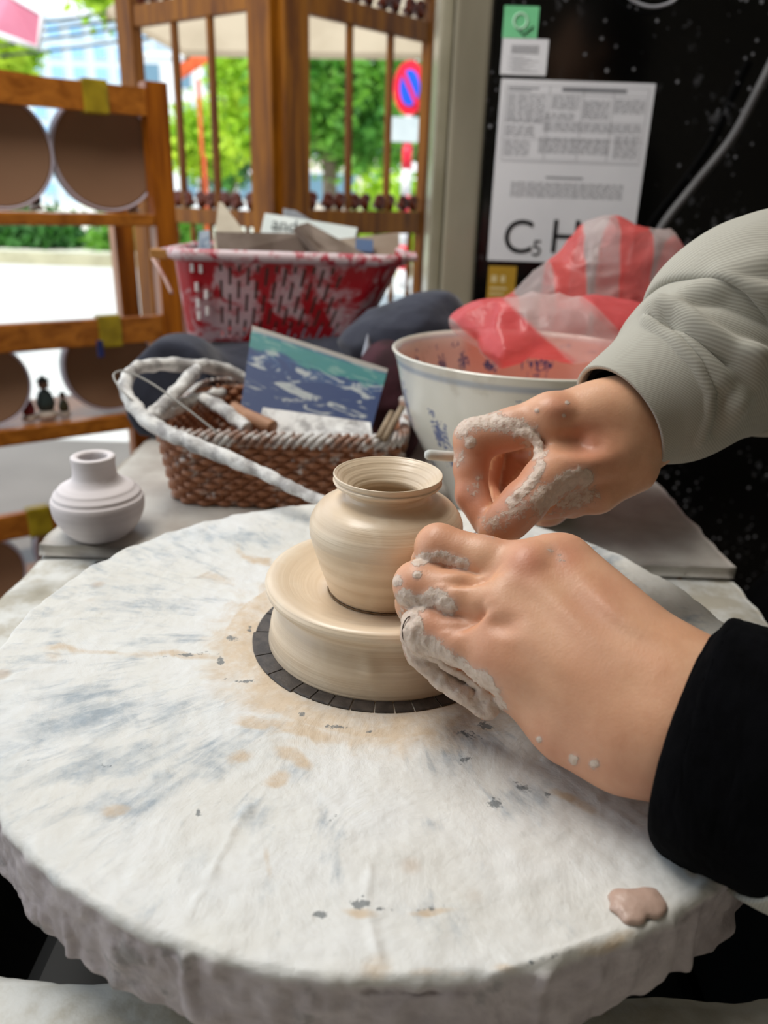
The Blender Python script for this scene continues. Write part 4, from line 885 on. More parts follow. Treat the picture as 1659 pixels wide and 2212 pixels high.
rim = [(*(p + (p - rt.mean(0)) / np.linalg.norm(p - rt.mean(0)) * .003), zr) for p in rt]
Vr, Fr = tube_data(rim, .0052, 8, True, 1.35); mobj('rim', Vr, Fr, m.m, rb)
for s_ in (-1, 1):
    xe = (tl3[0] if s_ < 0 else tr3[0]) + .010 * s_; obox('lip_handle', (xe, YB + .085, zr + .001), XA, ZA, (.010, .045, .003), m.m, rb, .0015)
obox('tape', PX(345, 548, .965), (1, .2, 0), (0, 0, 1), (.011, .012, .006), simple('brown_tape', 'a8753a', 'c08a48', .4, 30), rb, .002)
tube('torn_tape', smooth_path([PX(330, 558, .95), PX(350, 590, .945), PX(372, 635, .945)], 14), .0028, simple('torn_tape_film', 'd6b8ae', 'b98f86', .3, 40), rb, 6, flat=.4)
for (x, y) in ((425, 620), (446, 636), (428, 655), (430, 682), (448, 672), (415, 578), (434, 580)):
    obox('clip', ony(x, y, YB - .001 + .004), (1, 0, 0), (0, .1, 1), (.0022, .002, .0055), simple('painted_glint', 'f0e4e0', 'ffffff', .15, 20, 0), rb, .001)  # small white chips standing in for glints on the plastic, not clips
# things in the red basket
MC1 = simple('grey_brown_board', '6b5b4e', '85766a', .75, 25); MC2 = simple('kraft_card', '8d7b69', '9d8d7c', .8, 20); MC3 = simple('cream_board', 'c9bea9', 'b8ac97', .75, 20)
def bcard(name, pts, th, mat, lab, cat='board'):
    o = quad_slab(name, [PX(*p) for p in pts], th, mat); return tag(o, lab, cat)
bcard('wooden_board', [(465, 500, .98), (660, 505, .99), (720, 550, 1.0), (470, 552, .98)], .006, MC1, 'grey-brown board lying across the left of the red basket')
bcard('wooden_board', [(640, 488, .985), (665, 480, 1.02), (810, 560, 1.02), (700, 560, .985)], .008, MC1, 'dark slanting board sloping down to the right in the red basket')
bcard('wooden_board', [(700, 520, 1.07), (862, 502, 1.07), (862, 560, 1.06), (700, 560, 1.06)], .004, MC2, 'kraft brown card standing at the back right of the red basket', 'card')
bcard('pennant_card', [(472, 436, 1.05), (480, 437, 1.05), (535, 510, 1.04), (458, 570, 1.03)], .003, MC3, 'cream triangular card standing up at the left of the red basket', 'card')
bcard('card_sheet', [(430, 500, 1.05), (452, 497, 1.05), (456, 556, 1.04), (425, 556, 1.04)], .003, simple('bluewhite_card', '34506f', 'b9c2c8', .6, 40), 'blue and white card edge at the far left inside the red basket', 'card')
lc = bcard('lettered_card', [(572, 460, 1.10), (772, 492, 1.10), (760, 545, 1.09), (560, 515, 1.09)], .003, simple('pale_card', 'cdd6d2', 'dde3df', .6, 15, 0), 'pale card lettered in dark green behind the boards in the red basket', 'card')
bcard('grey_strip', [(612, 450, 1.125), (640, 455, 1.12), (720, 505, 1.12), (610, 490, 1.12)], .003, simple('grey_print', '8b8d92', '6f7276', .6, 60, 0), 'grey printed strip sticking up behind the pale lettered card', 'card')
bcard('blue_tag', [(768, 515, 1.055), (806, 518, 1.055), (806, 545, 1.05), (768, 542, 1.05)], .002, simple('blue_print', '1d3f6b', '27507f', .5, 20, 0), 'small dark blue label on the right side of the red basket', 'card')
def text(name, s, origin, ux, uy, size, mat, parent, off=0.0008, align='LEFT'):
    cu = bpy.data.curves.new(name, 'FONT'); cu.body = s; cu.size = size; cu.extrude = .0001; cu.align_x = align
    o = bpy.data.objects.new(name, cu); COL.objects.link(o); ux = Vector(ux).normalized(); uy = Vector(uy); uy = (uy - ux * uy.dot(ux)).normalized(); uz = ux.cross(uy)
    Mx = Matrix((ux, uy, uz)).transposed().to_4x4(); Mx.translation = Vector(origin) + uz * off
    cu.materials.append(mat); bpy.context.view_layer.update(); dg = bpy.context.evaluated_depsgraph_get(); me = bpy.data.meshes.new_from_object(o.evaluated_get(dg)); bpy.data.objects.remove(o)
    o = bpy.data.objects.new(name, me); COL.objects.link(o)
    if parent is not None: o.parent = parent; o.matrix_parent_inverse = parent.matrix_basis.inverted()
    o.matrix_basis = Mx; return o
MINK = simple('dark_ink', '1c2b2a', '22302e', .7, 10, 0)
a_, b_, c_ = PX(585, 496, 1.094), PX(700, 513, 1.094), PX(588, 470, 1.0955)
text('lettering', 'and yo', a_, b_ - a_, c_ - a_, .026, MINK, lc, .003)
box('slot_backing', (-.225, YB + .055, zb + .012), (-.03, YB + .10, zr - .012), simple('slot_backing_dark', '2c211a', '3a2c22', .85, 20), None, .003)  # dark block added so the slots look shaded inside
tag(bpy.data.objects['slot_backing'], 'added dark brown block inside the red basket that darkens its slots', 'box')
# white paper cone in front
o = lathe('paper_cone', [(.009, 0), (.005, .018), (.0006, .036)], simple('pale_plastic', 'b6b9c4', '9fa3b0', .4, 30), None, 24, tuple(PX(793, 790, .84) + np.array([0, 0, -.002]))); tag(o, 'small pale pointed nozzle lying on the navy cloth', 'nozzle')

# ================================================================== BIG BLUE AND WHITE BOWL
bc = np.array([PX(1138, 800, .67)[0], .315, BO]); BR = .118; BHt = zat(bc[0] - BR, bc[1], 752) - BO
bowl = empty('porcelain_bowl', tuple(bc), 'large white porcelain bowl with blue flower sprays, behind the far hand', 'bowl')
m = NT('blue_white_glaze'); ob = m.n('ShaderNodeTexCoord').outputs['Object']; 
n = m.noise(9, 3); at_ = m.at('pat')
bl_ = m.sm(.56, .62, m.mth('ADD', m.mth('MULTIPLY', m.noise(110, 3, .6, None, 1.8), .72), m.mth('MULTIPLY', at_, .27)))
c = m.mix(m.sm(.4, .7, n), 'e6e3d8', 'd8d5c6'); c = m.mix(m.mth('MULTIPLY', bl_, .85), c, '43588f'); c = m.mix(m.mth('MULTIPLY', m.at('band'), .75), c, '6f86a8'); c = m.mix(m.mth('MULTIPLY', m.sm(.6, .7, m.noise(30, 5)), .25), c, 'a89a84')
c = m.mix(m.mth('MULTIPLY', m.at('film_tint'), .85), c, m.mix(bl_, 'dfa28a', '4c4c80')); m.set(col=c, rough=.25, coat=.3, coatr=.1)  # pink of light through the bag film, painted on the inner wall
bp = [(.0001, .004), (.045, .004), (.05, 0), (.056, .003), (.066, .022), (.086, .055), (.103, .09), (.113, BHt - .012), (BR - .001, BHt - .001), (BR, BHt + .001), (BR - .003, BHt + .001), (.110, BHt - .010), (.100, .09), (.082, .056), (.06, .024), (.03, .012), (.0001, .012)]
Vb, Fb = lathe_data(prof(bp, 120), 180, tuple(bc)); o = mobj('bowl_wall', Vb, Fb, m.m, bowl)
rel = Vb - bc; rz = rel[:, 2] / BHt; ra = np.hypot(rel[:, 0], rel[:, 1]); aa = np.arctan2(rel[:, 1], rel[:, 0]); outer = np.zeros(len(Vb), bool); k_ = len(Vb) // 180; outer = (np.arange(len(Vb)) // 180) < k_ * .56
sp_ = np.cos(aa * 11 + 1.2) * .5 + .5; lf = np.exp(-((rz - .60 + .1 * np.sin(aa * 5)) / .22) ** 2) * sstep(.35, .9, sp_) + np.exp(-((rz - .3) / .1) ** 2) * sstep(.5, .9, np.cos(aa * 9) * .5 + .5) * .9
inn = np.exp(-((rz - .8) / .09) ** 2) * sstep(.3, .7, np.cos(aa * 16 + 3 * np.sin(aa * 3)) * .5 + .5) + np.exp(-((rz - .93) / .04) ** 2) * .7 * sstep(.2, .8, np.cos(aa * 24) * .5 + .5)
qb = pj(Vb); attr(o, 'film_tint', np.where(outer, 0, sstep(990, 1020, qb[:, 0])) * sstep(1.0, .97, rz)); attr(o, 'pat', np.where(outer, lf, inn)); attr(o, 'band', np.where(outer, np.exp(-((rz - .945) / .014) ** 2) , np.exp(-((rz - .985) / .01) ** 2) * .5))
# clay slurry inside, with a pink cast
o = lathe('clay_fill', [(.0001, BHt * .31), (.04, BHt * .31), (.06, BHt * .3), (.066, BHt * .285)], simple('pink_clay', 'c07a5e', 'b56f57', .7, 25), bowl, 64, tuple(bc))

# ================================================================== STRIPED PLASTIC BAGS
def bag_mat(name, ang, off, red_, sc):
    m = NT(name); co = m.map((1, 1, 1), (0, ang, 0)); sp = m.n('ShaderNodeSeparateXYZ'); m.link(co, sp.inputs[0])
    w = m.mth('ADD', m.mth('MULTIPLY', sp.outputs[0], sc), m.mth('MULTIPLY', m.noise(9, 2), 1.3)); f = m.sm(-.15, .15, m.mth('SINE', m.mth('ADD', w, off)))
    cr = m.noise(24, 4, .6, None, 1.2)
    c = m.mix(f, 'f1e6e2', red_); m.set(col=c, rough=.3, spec=.6); m.bump(cr, .5, .006); m.bump(m.noise(70, 3), .35, .002)
    tr = m.n('ShaderNodeBsdfTranslucent'); m.link(c, tr.inputs[0]); tp = m.n('ShaderNodeBsdfTransparent'); tp.inputs[0].default_value = (1, .95, .94, 1)
    a = m.n('ShaderNodeMixShader'); a.inputs[0].default_value = .45; m.link(m.b.outputs[0], a.inputs[1]); m.link(tr.outputs[0], a.inputs[2])
    b = m.n('ShaderNodeMixShader'); m.link(m.mth('MULTIPLY', m.mth('SUBTRACT', 1.0, f), .35), b.inputs[0]); b2 = m.mth('ADD', m.mth('MULTIPLY', m.mth('SUBTRACT', 1.0, f), .4), .25); m.link(b2, b.inputs[0])
    m.link(a.outputs[0], b.inputs[1]); m.link(tp.outputs[0], b.inputs[2]); m.link(b.outputs[0], m.out.inputs[0]); return m.m
def bag(name, ells, lo, hi, mat, seed, lab, amp=.008, cut=None):
    f = Field(lo, hi, .003)
    for c, r in ells: f.ell(c, r, k=.02)
    V, Fc = f.mesh(); V = relax(V, Fc, 1); N_ = V - V.mean(0); N_ /= np.linalg.norm(N_, axis=1)[:, None]
    cr = 1 - 2 * np.abs(noise(V * np.array([1, 1, .7]), 26, seed)); c2 = 1 - 2 * np.abs(noise(V, 55, seed + 3))
    V = V + N_ * (amp * cr + amp * .5 * c2)[:, None]
    if cut: V = cut(V)
    o = mobj(name, V, Fc, mat); tag(o, lab, 'plastic bag'); return o
dC = .84
bag('plastic_bag', [(PX(1330, 615, dC), (.062, .045, .056)), (PX(1315, 535, dC), (.03, .035, .026)), (PX(1395, 605, dC), (.048, .045, .046)), (PX(1430, 650, dC), (.035, .045, .035)), (PX(1235, 640, dC), (.045, .045, .032)), (PX(1150, 668, dC), (.034, .035, .016)), (PX(1290, 690, dC), (.085, .05, .035))], PX(1000, 780, dC) - .08, PX(1560, 430, dC) + .09, bag_mat('striped_bag_film', 0.0, 2.2, 'f0706c', 95), 3, 'red and white striped plastic bag standing upright against the black wall')
def cutlow(V):
    V = V.copy(); V[:, 2] = np.maximum(V[:, 2], BO + BHt * .8); r = V[:, :2] - bc[:2]; rn = np.hypot(*r.T); 
    low = V[:, 2] < BO + BHt + .001; s = np.where(low & (rn > .1), .1 / rn, 1); V[:, :2] = bc[:2] + r * s[:, None]; return V
bag('plastic_bag', [(PX(1060, 702, .72), (.032, .03, .012)), (PX(1110, 700, .72), (.042, .035, .020)), (PX(1200, 708, .71), (.06, .045, .022)), (PX(1310, 715, .72), (.055, .045, .024)), (PX(1090, 755, .68), (.022, .022, .014)), (PX(1380, 735, .72), (.03, .04, .02))], PX(900, 900, .65) - .1, PX(1450, 600, .7) + .1, bag_mat('striped_bag_film_low', .9, .4, 'f07274', 70), 8, 'crumpled red and white striped bag stuffed in the blue and white bowl', .006, cutlow)
# wall the upright bag leans on stands behind; crate keeps it up
cr = empty('storage_box', (bc[0] + .1, .62, BO), 'plain dark box on the table hidden under the upright striped bag', 'box')
zt = PX(1270, 700, dC)[2] - .03
box('box_body', (bc[0] + .05, .56, BO), (.28, .72, zt - .02), MDK, cr, .004)

# ================================================================== WALL PAPERS on the black panel
def wp_(px, py, off=.001): p = ony(px, py, YP); return np.array([p[0], YP - off, p[2]])
MPAPER = simple('paper', 'f0eff2', 'e6e5e9', .55, 4, 0)
def paper(name, x0, y0_, x1, y1_, mat, lab, cat='notice', off=.0006, th=.0005):
    a = wp_(x0, y0_); b = wp_(x1, y1_); o = box(name, (a[0], YP - off - th, b[2]), (b[0], YP - off, a[2]), mat); tag(o, lab, cat); return o, a, b
sh, a, b = paper('notice_sheet', 1083, 170, 1360, 572, MPAPER, 'tall white printed notice with big black letters on the black wall')
MI = simple('grey_ink', '77777c', '8d8d92', .6, 5, 0); MBI = simple('black_ink', '101014', '18181c', .5, 5, 0)
def bars(name, rects, a, b, mat, parent, off):
    vs, fs = [], []
    for (u0, v0, u1, v1) in rects:
        k = len(vs)
        for u, v in ((u0, v1), (u1, v1), (u1, v0), (u0, v0)): vs.append((a[0] + (b[0] - a[0]) * u, YP - off, a[2] + (b[2] - a[2]) * v))
        fs.append((k, k + 1, k + 2, k + 3))
    return mobj(name, vs, fs, mat, parent, False)
rg2 = random.Random(5); rc = [(.4, .035, .82, .055), (.05, .04, .25, .048), (.05, .055, .2, .06), (.04, .43, .97, .4325), (.35, .51, .6, .52)]
for blk_ in ((.05, .08, .3, .17), (.34, .08, .52, .15), (.05, .18, .3, .22), (.55, .1, .72, .2), (.75, .09, .95, .16), (.05, .24, .25, .3), (.3, .22, .95, .27), (.28, .3, .75, .38), (.78, .28, .95, .4), (.05, .32, .22, .4), (.12, .545, .88, .62), (.3, .17, .5, .2)):
    y = blk_[1]
    while y < blk_[3]:
        x = blk_[0]
        while x < blk_[2]:
            w_ = rg2.uniform(.02, .07); rc.append((x, y, min(x + w_, blk_[2]), y + .0045)); x += w_ + .012
        y += .0125
for v in (.028, .07, .21, .31, .42): rc.append((.035, v, .965, v + .0015))
for u in (.035, .32, .54, .74, .965): rc.append((u, .028, u + .003, .42))
o = bars('printed_text', rc, a, b, MI, sh, .0013); o['kind'] = 'stuff'
def wtext(s, px, py, hpx, par):
    q = wp_(px, py); q2 = wp_(px + 100, py); q3 = wp_(px, py - 100); text('letter', s, q, (1, 0, 0), (0, 0, 1), hpx / 100 * (q3[2] - q[2]) * 1.38, MBI, par, .0006)
wtext('C', 1082, 545, 76, sh); wtext('5', 1146, 552, 36, sh); wtext('H', 1182, 545, 76, sh); wtext('10', 1252, 558, 36, sh)
s2, a, b = paper('barcode_label', 1086, 82, 1178, 164, MPAPER, 'small white barcode label above the tall notice')
bars('barcode', [(.2 + .62 * i / 22, .18, .2 + .62 * i / 22 + (.018 if i % 3 else .009), .42) for i in range(22)] , a, b, MI, s2, .0013)
o = bars('printed_text', [(.15 + .1 * (k % 2), .5 + k * .055, .5 + .4 * ((k * 37) % 5) / 5, .515 + k * .055) for k in range(8)], a, b, MI, s2, .0013)
s3, a, b = paper('green_sticker', 1090, 12, 1159, 84, simple('green_print', '78cf94', '86dca2', .45, 10, 0), 'small green sticker with a white ring and dark tick, topmost on the black wall', 'sticker', .0006, .0008)
q = wp_(1124, 46); rr_ = (wp_(1142, 46)[0] - q[0])
tube('ring', [(q[0] + rr_ * .8 * math.cos(t), YP - .0016, q[2] + rr_ * .8 * math.sin(t)) for t in np.linspace(0, 2 * math.pi, 30)[:-1]], .0014, simple('pale_green_ink', 'bfe0c8', 'c9e6d1', .5, 5, 0), s3, 6, True)
tube('tick', [tuple(wp_(1118, 62, .0018)), tuple(wp_(1130, 76, .0018)), tuple(wp_(1152, 58, .0018))], .0013, simple('dark_green_ink', '1f4a34', '1f4a34', .5, 5, 0), s3, 6)
s4, a, b = paper('yellow_label', 1056, 574, 1110, 646, simple('yellow_print', 'b98f2a', 'c79c33', .5, 10, 0), 'yellow warning label below the tall notice', 'sticker')
bars('print_mark', [(.12, .28, .32, .5), (.45, .28, .62, .5), (.1, .65, .7, .72), (.1, .82, .6, .88)], a, b, simple('pale_yellow_ink', 'e3cf9a', 'e3cf9a', .5, 5, 0), s4, .0013)
cb = smooth_path([ony(1680, 110, YP - .05), ony(1640, 190, YP - .05), ony(1580, 300, YP - .04), ony(1500, 400, YP - .03), ony(1430, 490, YP - .03), ony(1400, 560, YP - .03), ony(1390, 700, YP - .03)], 50)
o = tube('grey_cable', cb, .0068, simple('grey_conduit', '504e4e', '5c5a5a', .5, 20, .1), None, 14); tag(o, 'thick grey cable hanging in a curve in front of the black wall', 'cable')
cb = smooth_path([ony(1340, -30, YP - .02), ony(1365, 0, YP - .02), ony(1410, 15, YP - .02), ony(1455, 2, YP - .02), ony(1475, -30, YP - .02)], 30)
o = tube('white_cable', cb, .0022, simple('white_cord_skin', 'a5a5aa', 'b5b5ba', .4, 20, 0), None, 8); tag(o, 'thin white cord looping down at the top of the black wall', 'cord')

# ================================================================== FOLDING SCREEN
PF = ony(603, 250, 1.55); PF[2] = 0
def panel(u, plist, tag_):
    return
scr = empty('folding_screen', (PF[0], PF[1], 0), 'brown carved wooden folding screen standing open behind the baskets', 'screen')
def screen_leaf(u, pxs, top_pts, low_pts, name):
    u = np.array(u + (0,), float); u /= np.linalg.norm(u); n_ = np.cross(u, ZA); base = PF + 0
    def sz(px, py): q = onpl(px, py, base, n_); return float((q - base) @ u), float(q[2])
    stiles, slats = pxs; ztop = sz(stiles[0][0], -160)[1]
    for (xa_, xb_, yy) in stiles:
        s0, s1 = sz(xa_, yy)[0], sz(xb_, yy)[0]; c = base + u * (s0 + s1) / 2; obox('stile', (c[0], c[1], ztop / 2), u, ZA, (abs(s1 - s0) / 2, .016, ztop / 2), MSCR, scr, .003)
    S = [sz(a, c)[0] for a, b, c in stiles] + [sz(b, c)[0] for a, b, c in stiles]; smn = sorted(S)
    e0, e1 = smn[1], smn[-2]; L0, L1 = min(e0, e1), max(e0, e1)
    zt = sz(*top_pts[0])[1]; zt2 = sz(*top_pts[1])[1]
    def rail(z0, z1, nm='rail', mat=MSCR, th=.011):
        c = base + u * (L0 + L1) / 2; obox(nm, (c[0], c[1], (z0 + z1) / 2), u, ZA, ((L1 - L0) / 2 - .0005, th, (z1 - z0) / 2), mat, scr, .003)
    zr0 = (zt + zt2) / 2; rail(zr0, zr0 + .045); zl = [sz(*p)[1] for p in low_pts]
    rail(zl[1], zl[0], th=.011); rail(.12, .17); rail(ztop - .05, ztop - .001)
    zmid = zl[1] - .19; rail(zmid - .03, zmid)
    for (px_, yy, w_) in slats:
        s = sz(px_, yy)[0]; c = base + u * s; obox('slat', (c[0], c[1], (zr0 + zl[0]) / 2), u, ZA, (w_, .008, (zr0 - zl[0]) / 2 - .0005), MSCR, scr, .002)
    # turned spindles under the lower rail
    nsp = 6
    for k in range(nsp):
        s = L0 + (L1 - L0) * (k + .5) / nsp; c = base + u * s; lathe('spindle', [(.0001, zmid + .0005), (.006, zmid + .001), (.008, zmid + .03), (.004, zmid + .06), (.009, (zmid + zl[1]) / 2), (.004, zl[1] - .06), (.008, zl[1] - .03), (.006, zl[1] - .001), (.0001, zl[1] - .0005)], MSCR, scr, 12, (c[0], c[1], 0))
    c = base + u * (L0 + L1) / 2; obox('lower_panel', (c[0], c[1], (.17 + zmid - .03) / 2), u, ZA, ((L1 - L0) / 2 - .001, .006, (zmid - .03 - .17) / 2 - .001), MDW, scr)
    # carved scrollwork standing on the lower rail and hanging above the top rail
    rgx = random.Random(len(name))
    for z_, sgn, h_ in ((zl[0], 1, .040), (zr0 + .045, 1, .045)):
        ncar = 9; wd_ = (L1 - L0) / ncar
        for k in range(ncar):
            s = L0 + wd_ * (k + .5); pts = []
            for t in np.linspace(0, 1, 26):
                aa_ = t * 4.6 * (1 if k % 2 else -1); r_ = .016 * (1 - .7 * t) ; pts.append(base + u * (s + r_ * math.sin(aa_) * 1.1) + ZA * (z_ + .004 + h_ * .5 + sgn * (-r_ * math.cos(aa_)) * 1.1))
            tube('scroll', pts, .0085, MDW, scr, 6)
            cc = base + u * (s - wd_ * .5 + .012) + ZA * (z_ + .009); tube('leaf_carving', [cc, cc + u * .008 + ZA * .012, cc + ZA * .024 + u * .002], [.014, .011, .003], MDW, scr, 8)
screen_leaf((-.814, .581), ([(598, 549, 250), (310, 278, 250)], [(463, 250, .0062), (388, 250, .0062)]), [(545, 20), (310, 60)], [(470, 452), (470, 486)], 'left')
screen_leaf((.695, .719), ([(607, 660, 250), (914, 958, 250)], [(753, 250, .0062), (839, 250, .0062)]), [(660, 28), (920, 95)], [(780, 455), (780, 505)], 'right_leaf')

# ================================================================== RACK with round plates
PR = ony(352, 465, 1.2); PR[2] = 0; ur = np.array([.8, .6, 0]); nrk = np.cross(ur, ZA)      # ur runs to the right and back
rack = empty('display_rack', (PR[0], PR[1], 0), 'tiered orange-brown wooden display rack at the left, round plates on every tier', 'rack')
def rs(px, py): q = onpl(px, py, PR, nrk); return float((q - PR) @ ur), float(q[2])
MTAPE = simple('yellow_tape', '8a7410', 'a8901c', .35, 30, .1)
zt_ = zat(PR[0], PR[1], 176)
def rbox(nm, s0, s1, z0, z1, d0, d1, mat, bev=.002, par=None):
    c = PR + ur * (s0 + s1) / 2 - nrk * 0 + (-nrk) * (d0 + d1) / 2; return obox(nm, (c[0], c[1], (z0 + z1) / 2), ur, ZA, (abs(s1 - s0) / 2, abs(d1 - d0) / 2, (z1 - z0) / 2), mat, par or rack, bev)
# which side faces the camera
fsg = -1 if np.dot(nrk, CP - PR) > 0 else 1     # depth offsets: negative d = toward the camera when nrk points to it
def dd(x): return x if fsg == -1 else -x
SL = -1.15
s_r0, s_r1 = rs(328, 400)[0], rs(374, 400)[0]
rbox('post', s_r0, s_r1, 0, zt_, dd(-.006), dd(.03), MW)
rbox('post', SL, SL + .04, 0, zt_, dd(-.006), dd(.03), MW)
rbox('post', s_r0, s_r1, 0, zt_ * .97, dd(.24), dd(.28), MW); rbox('post', SL, SL + .04, 0, zt_ * .97, dd(.24), dd(.28), MW)
def rail_at(p_top, p_bot, nm, curved=False):
    z1 = rs(*p_top)[1]; z0 = rs(*p_bot)[1]
    if not curved: rbox(nm, SL + .0405, s_r0 - .0005, z0, z1, dd(-.004), dd(.018), MWX, .003); return z0, z1
    n_ = 40; ss = np.linspace(SL + .0405, s_r0 - .0005, n_); up = z1 + .06 * np.clip((ss - rs(90, 180)[0]) / (SL - rs(90, 180)[0]), 0, 1) ** 1.0 * np.where(ss < rs(110, 180)[0], 1, 0)
    vs, fs = [], []
    for s, z in zip(ss, up):
        for (d_, zz_) in ((dd(-.004), z0), (dd(-.004), z), (dd(.018), z), (dd(.018), z0)): vs.append(PR + ur * s - nrk * d_ + ZA * zz_)
    for i in range(n_ - 1):
        for k in range(4): fs.append((i * 4 + k, i * 4 + (k + 1) % 4, (i + 1) * 4 + (k + 1) % 4, (i + 1) * 4 + k))
    fs += [(0, 1, 2, 3), tuple((n_ - 1) * 4 + k for k in (3, 2, 1, 0))]
    o = mobj(nm, vs, fs, MWX, rack, False); return z0, z1
tiers = []
r1 = rail_at((200, 178), (200, 240), 'rail', True); b1 = rail_at((200, 461), (200, 488), 'shelf_bar')
r2 = rail_at((200, 690), (200, 748), 'rail'); b2 = rail_at((150, 912), (150, 945), 'shelf_bar')
r3 = rail_at((60, 1106), (60, 1158), 'rail')
sp2 = b1[1] - b2[1]; zb3 = b2[1] - sp2
b3 = (zb3 - .02, zb3); rbox('shelf_bar', SL + .0405, s_r0 - .0005, *b3, dd(-.004), dd(.018), MWX)
for (z0, z1) in (b1, b2, b3): rbox('shelf', SL + .041, s_r0 - .001, z0 + .002, z1 - .004, dd(.0185), dd(.239), MWX)
for (x, y, z_) in ((205, 208, r1), (236, 708, r2), (86, 1130, r3)):
    s = rs(x, y)[0]; rbox('tape', s - .022, s + .022, z_[0] - .004, z_[1] + .006, dd(-.0075), dd(.02), MTAPE, .004)
s = rs(212, 745)[0]; rbox('hook', s - .006, s + .006, r2[0] - .02, r2[0] + .012, dd(-.014), dd(-.008), simple('blue_plastic', '1c2350', '252f66', .4, 10, 0), .002)
MBR = NT('unglazed_plate_back'); n = MBR.noise(6, 3); MBR.set(col=MBR.mix(n, '7d5c44', '8f6b50'), rough=.85); MPB = MBR.m
MPW = simple('plate_rim_white', 'c2bac8', 'd2cad8', .4, 20, 0); MPN = simple('plate_side_blue', '1c2240', '2b3358', .35, 20, 0)
def plate(px, py, rpx, z_on, lab, depth_off=.03):
    s, _ = rs(px, py); q = PR + ur * s - nrk * dd(depth_off); q2 = onpl(px, py, q, nrk); s = float((q2 - PR) @ ur); e = onpl(px + rpx, py, q, nrk); rad_ = abs(float((e - PR) @ ur) - s)
    c = PR + ur * s - nrk * dd(depth_off); zc = z_on + rad_ + .0015
    t = empty('round_plate', (c[0], c[1], z_on), lab, 'plate', 'round plates on the display rack')
    ax = -nrk if fsg == -1 else nrk; ax = ax / np.linalg.norm(ax); e1, e2 = ur, ZA; C0 = np.array([c[0], c[1], zc])
    def rev(nm, pr_, mat):
        n_ = 72; a_ = np.arange(n_) * 2 * math.pi / n_; V = np.array([[C0 + ax * h_ + r_ * (math.cos(t_) * e1 + math.sin(t_) * e2) for t_ in a_] for r_, h_ in pr_]).reshape(-1, 3)
        return mobj(nm, V, lathe_data(pr_, n_)[1], mat, t)
    R_ = rad_
    rev('back', [(.0001, .002), (R_ * .9, .002), (R_ * .935, .0), (R_ * .94, .004)], MPB); rev('rim', [(R_ * .94, .003), (R_ * .945, -.002), (R_ * .98, -.002), (R_, .004)], MPW)
    rev('side', [(R_, .004), (R_ + .0008, .02), (R_ * .95, .03), (.0001, .031)], MPN); return t
plate(-5, 345, 124, b1[1], 'brown-backed round plate, left one on the top tier'); plate(232, 352, 112, b1[1], 'brown-backed round plate, right one on the top tier', .035)
plate(-28, 838, 98, b2[1], 'brown-backed round plate, left one on the middle tier'); plate(243, 836, 96, b2[1], 'brown-backed round plate, right one on the middle tier', .035)
plate(-40, 1240, 100, b3[1], 'dark brown round plate on the bottom tier behind the table, left one'); plate(180, 1210, 95, b3[1], 'dark brown round plate on the bottom tier beside the table', .07)
def figurine(px, py, z_on, hgt, cbody, lab, dof=.05):
    s, _ = rs(px, py); q = PR + ur * s - nrk * dd(dof); t = empty('figurine', (q[0], q[1], z_on), lab, 'figurine', 'little figurines on the display rack'); c = (q[0], q[1], z_on + .0005); h = hgt
    lathe('base', [(.0001, 0), (h * .22, 0), (h * .24, h * .12), (h * .14, h * .2), (.0001, h * .2)], simple('fig_base', 'b5a596', 'c5b6a8', .6, 20, 0), t, 20, c)
    lathe('torso', [(.0001, h * .2), (h * .17, h * .205), (h * .21, h * .35), (h * .15, h * .58), (h * .08, h * .66), (.0001, h * .67)], simple('fig_' + cbody, cbody, cbody, .6, 20, 0), t, 20, c)
    lathe('head', [(.0001, h * .665), (h * .1, h * .7), (h * .125, h * .78), (h * .1, h * .88), (.0001, h * .92)], simple('fig_head', '8a6c58', '9c7e6a', .6, 20, 0), t, 20, c)
    lathe('hat', [(.0001, h * .87), (h * .15, h * .87), (h * .07, h * .93), (.0001, h)], simple('fig_hat', '2c3a34', '33443d', .6, 20, 0), t, 20, c)
figurine(73, 880, b2[1], .06, '7a1a26', 'tiny red-robed figurine between the middle plates'); figurine(113, 880, b2[1], .085, '2b3a38', 'tiny dark green figurine, tallest between the middle plates'); figurine(152, 880, b2[1], .05, '3c3a22', 'tiny olive figurine beside the right middle plate')
figurine(112, 430, b1[1], .055, '2a2c34', 'tiny dark figurine between the top plates', .12); figurine(312, 445, b1[1], .05, '6a2a26', 'tiny figurine at the right end of the top tier', .06)

# ================================================================== STREET: parasols, sign, trees, houses
MCV = simple('beige_canvas', '9c8c74', 'a89880', .9, 3, 0)
aw = empty('beige_parasol', tuple(ony(660, 60, 4.6)), 'big beige street parasol seen above the screen', 'parasol')
p0, p1, p2 = ony(230, 20, 4.6), ony(400, 108, 4.2), ony(960, 116, 4.2)
pk = ony(640, -250, 5.2)
cv = [p0, p1, p2, ony(1100, 60, 5.0), ony(1000, -40, 6.2), ony(300, -40, 6.2)]
vs = [pk] + cv; vs2 = [v - np.array([0, 0, .03]) for v in vs]; n_ = len(cv)
fs = [(0, 1 + i, 1 + (i + 1) % n_) for i in range(n_)] + [(n_ + 1, n_ + 2 + (i + 1) % n_, n_ + 2 + i) for i in range(n_)] + [(1 + i, n_ + 2 + i, n_ + 2 + (i + 1) % n_, 1 + (i + 1) % n_) for i in range(n_)]
mobj('canopy', vs + vs2, fs, MCV, aw, False)
for k, c in enumerate(cv): tube('rib', [pk - [0, 0, .05], c - np.array([0, 0, .045])], .012, simple('rib_wood', '8a6a48', '8a6a48', .6, 5, 0), aw, 6)
tube('pole', [(pk[0], pk[1], 0), pk - [0, 0, .03]], .03, MW, aw, 12)
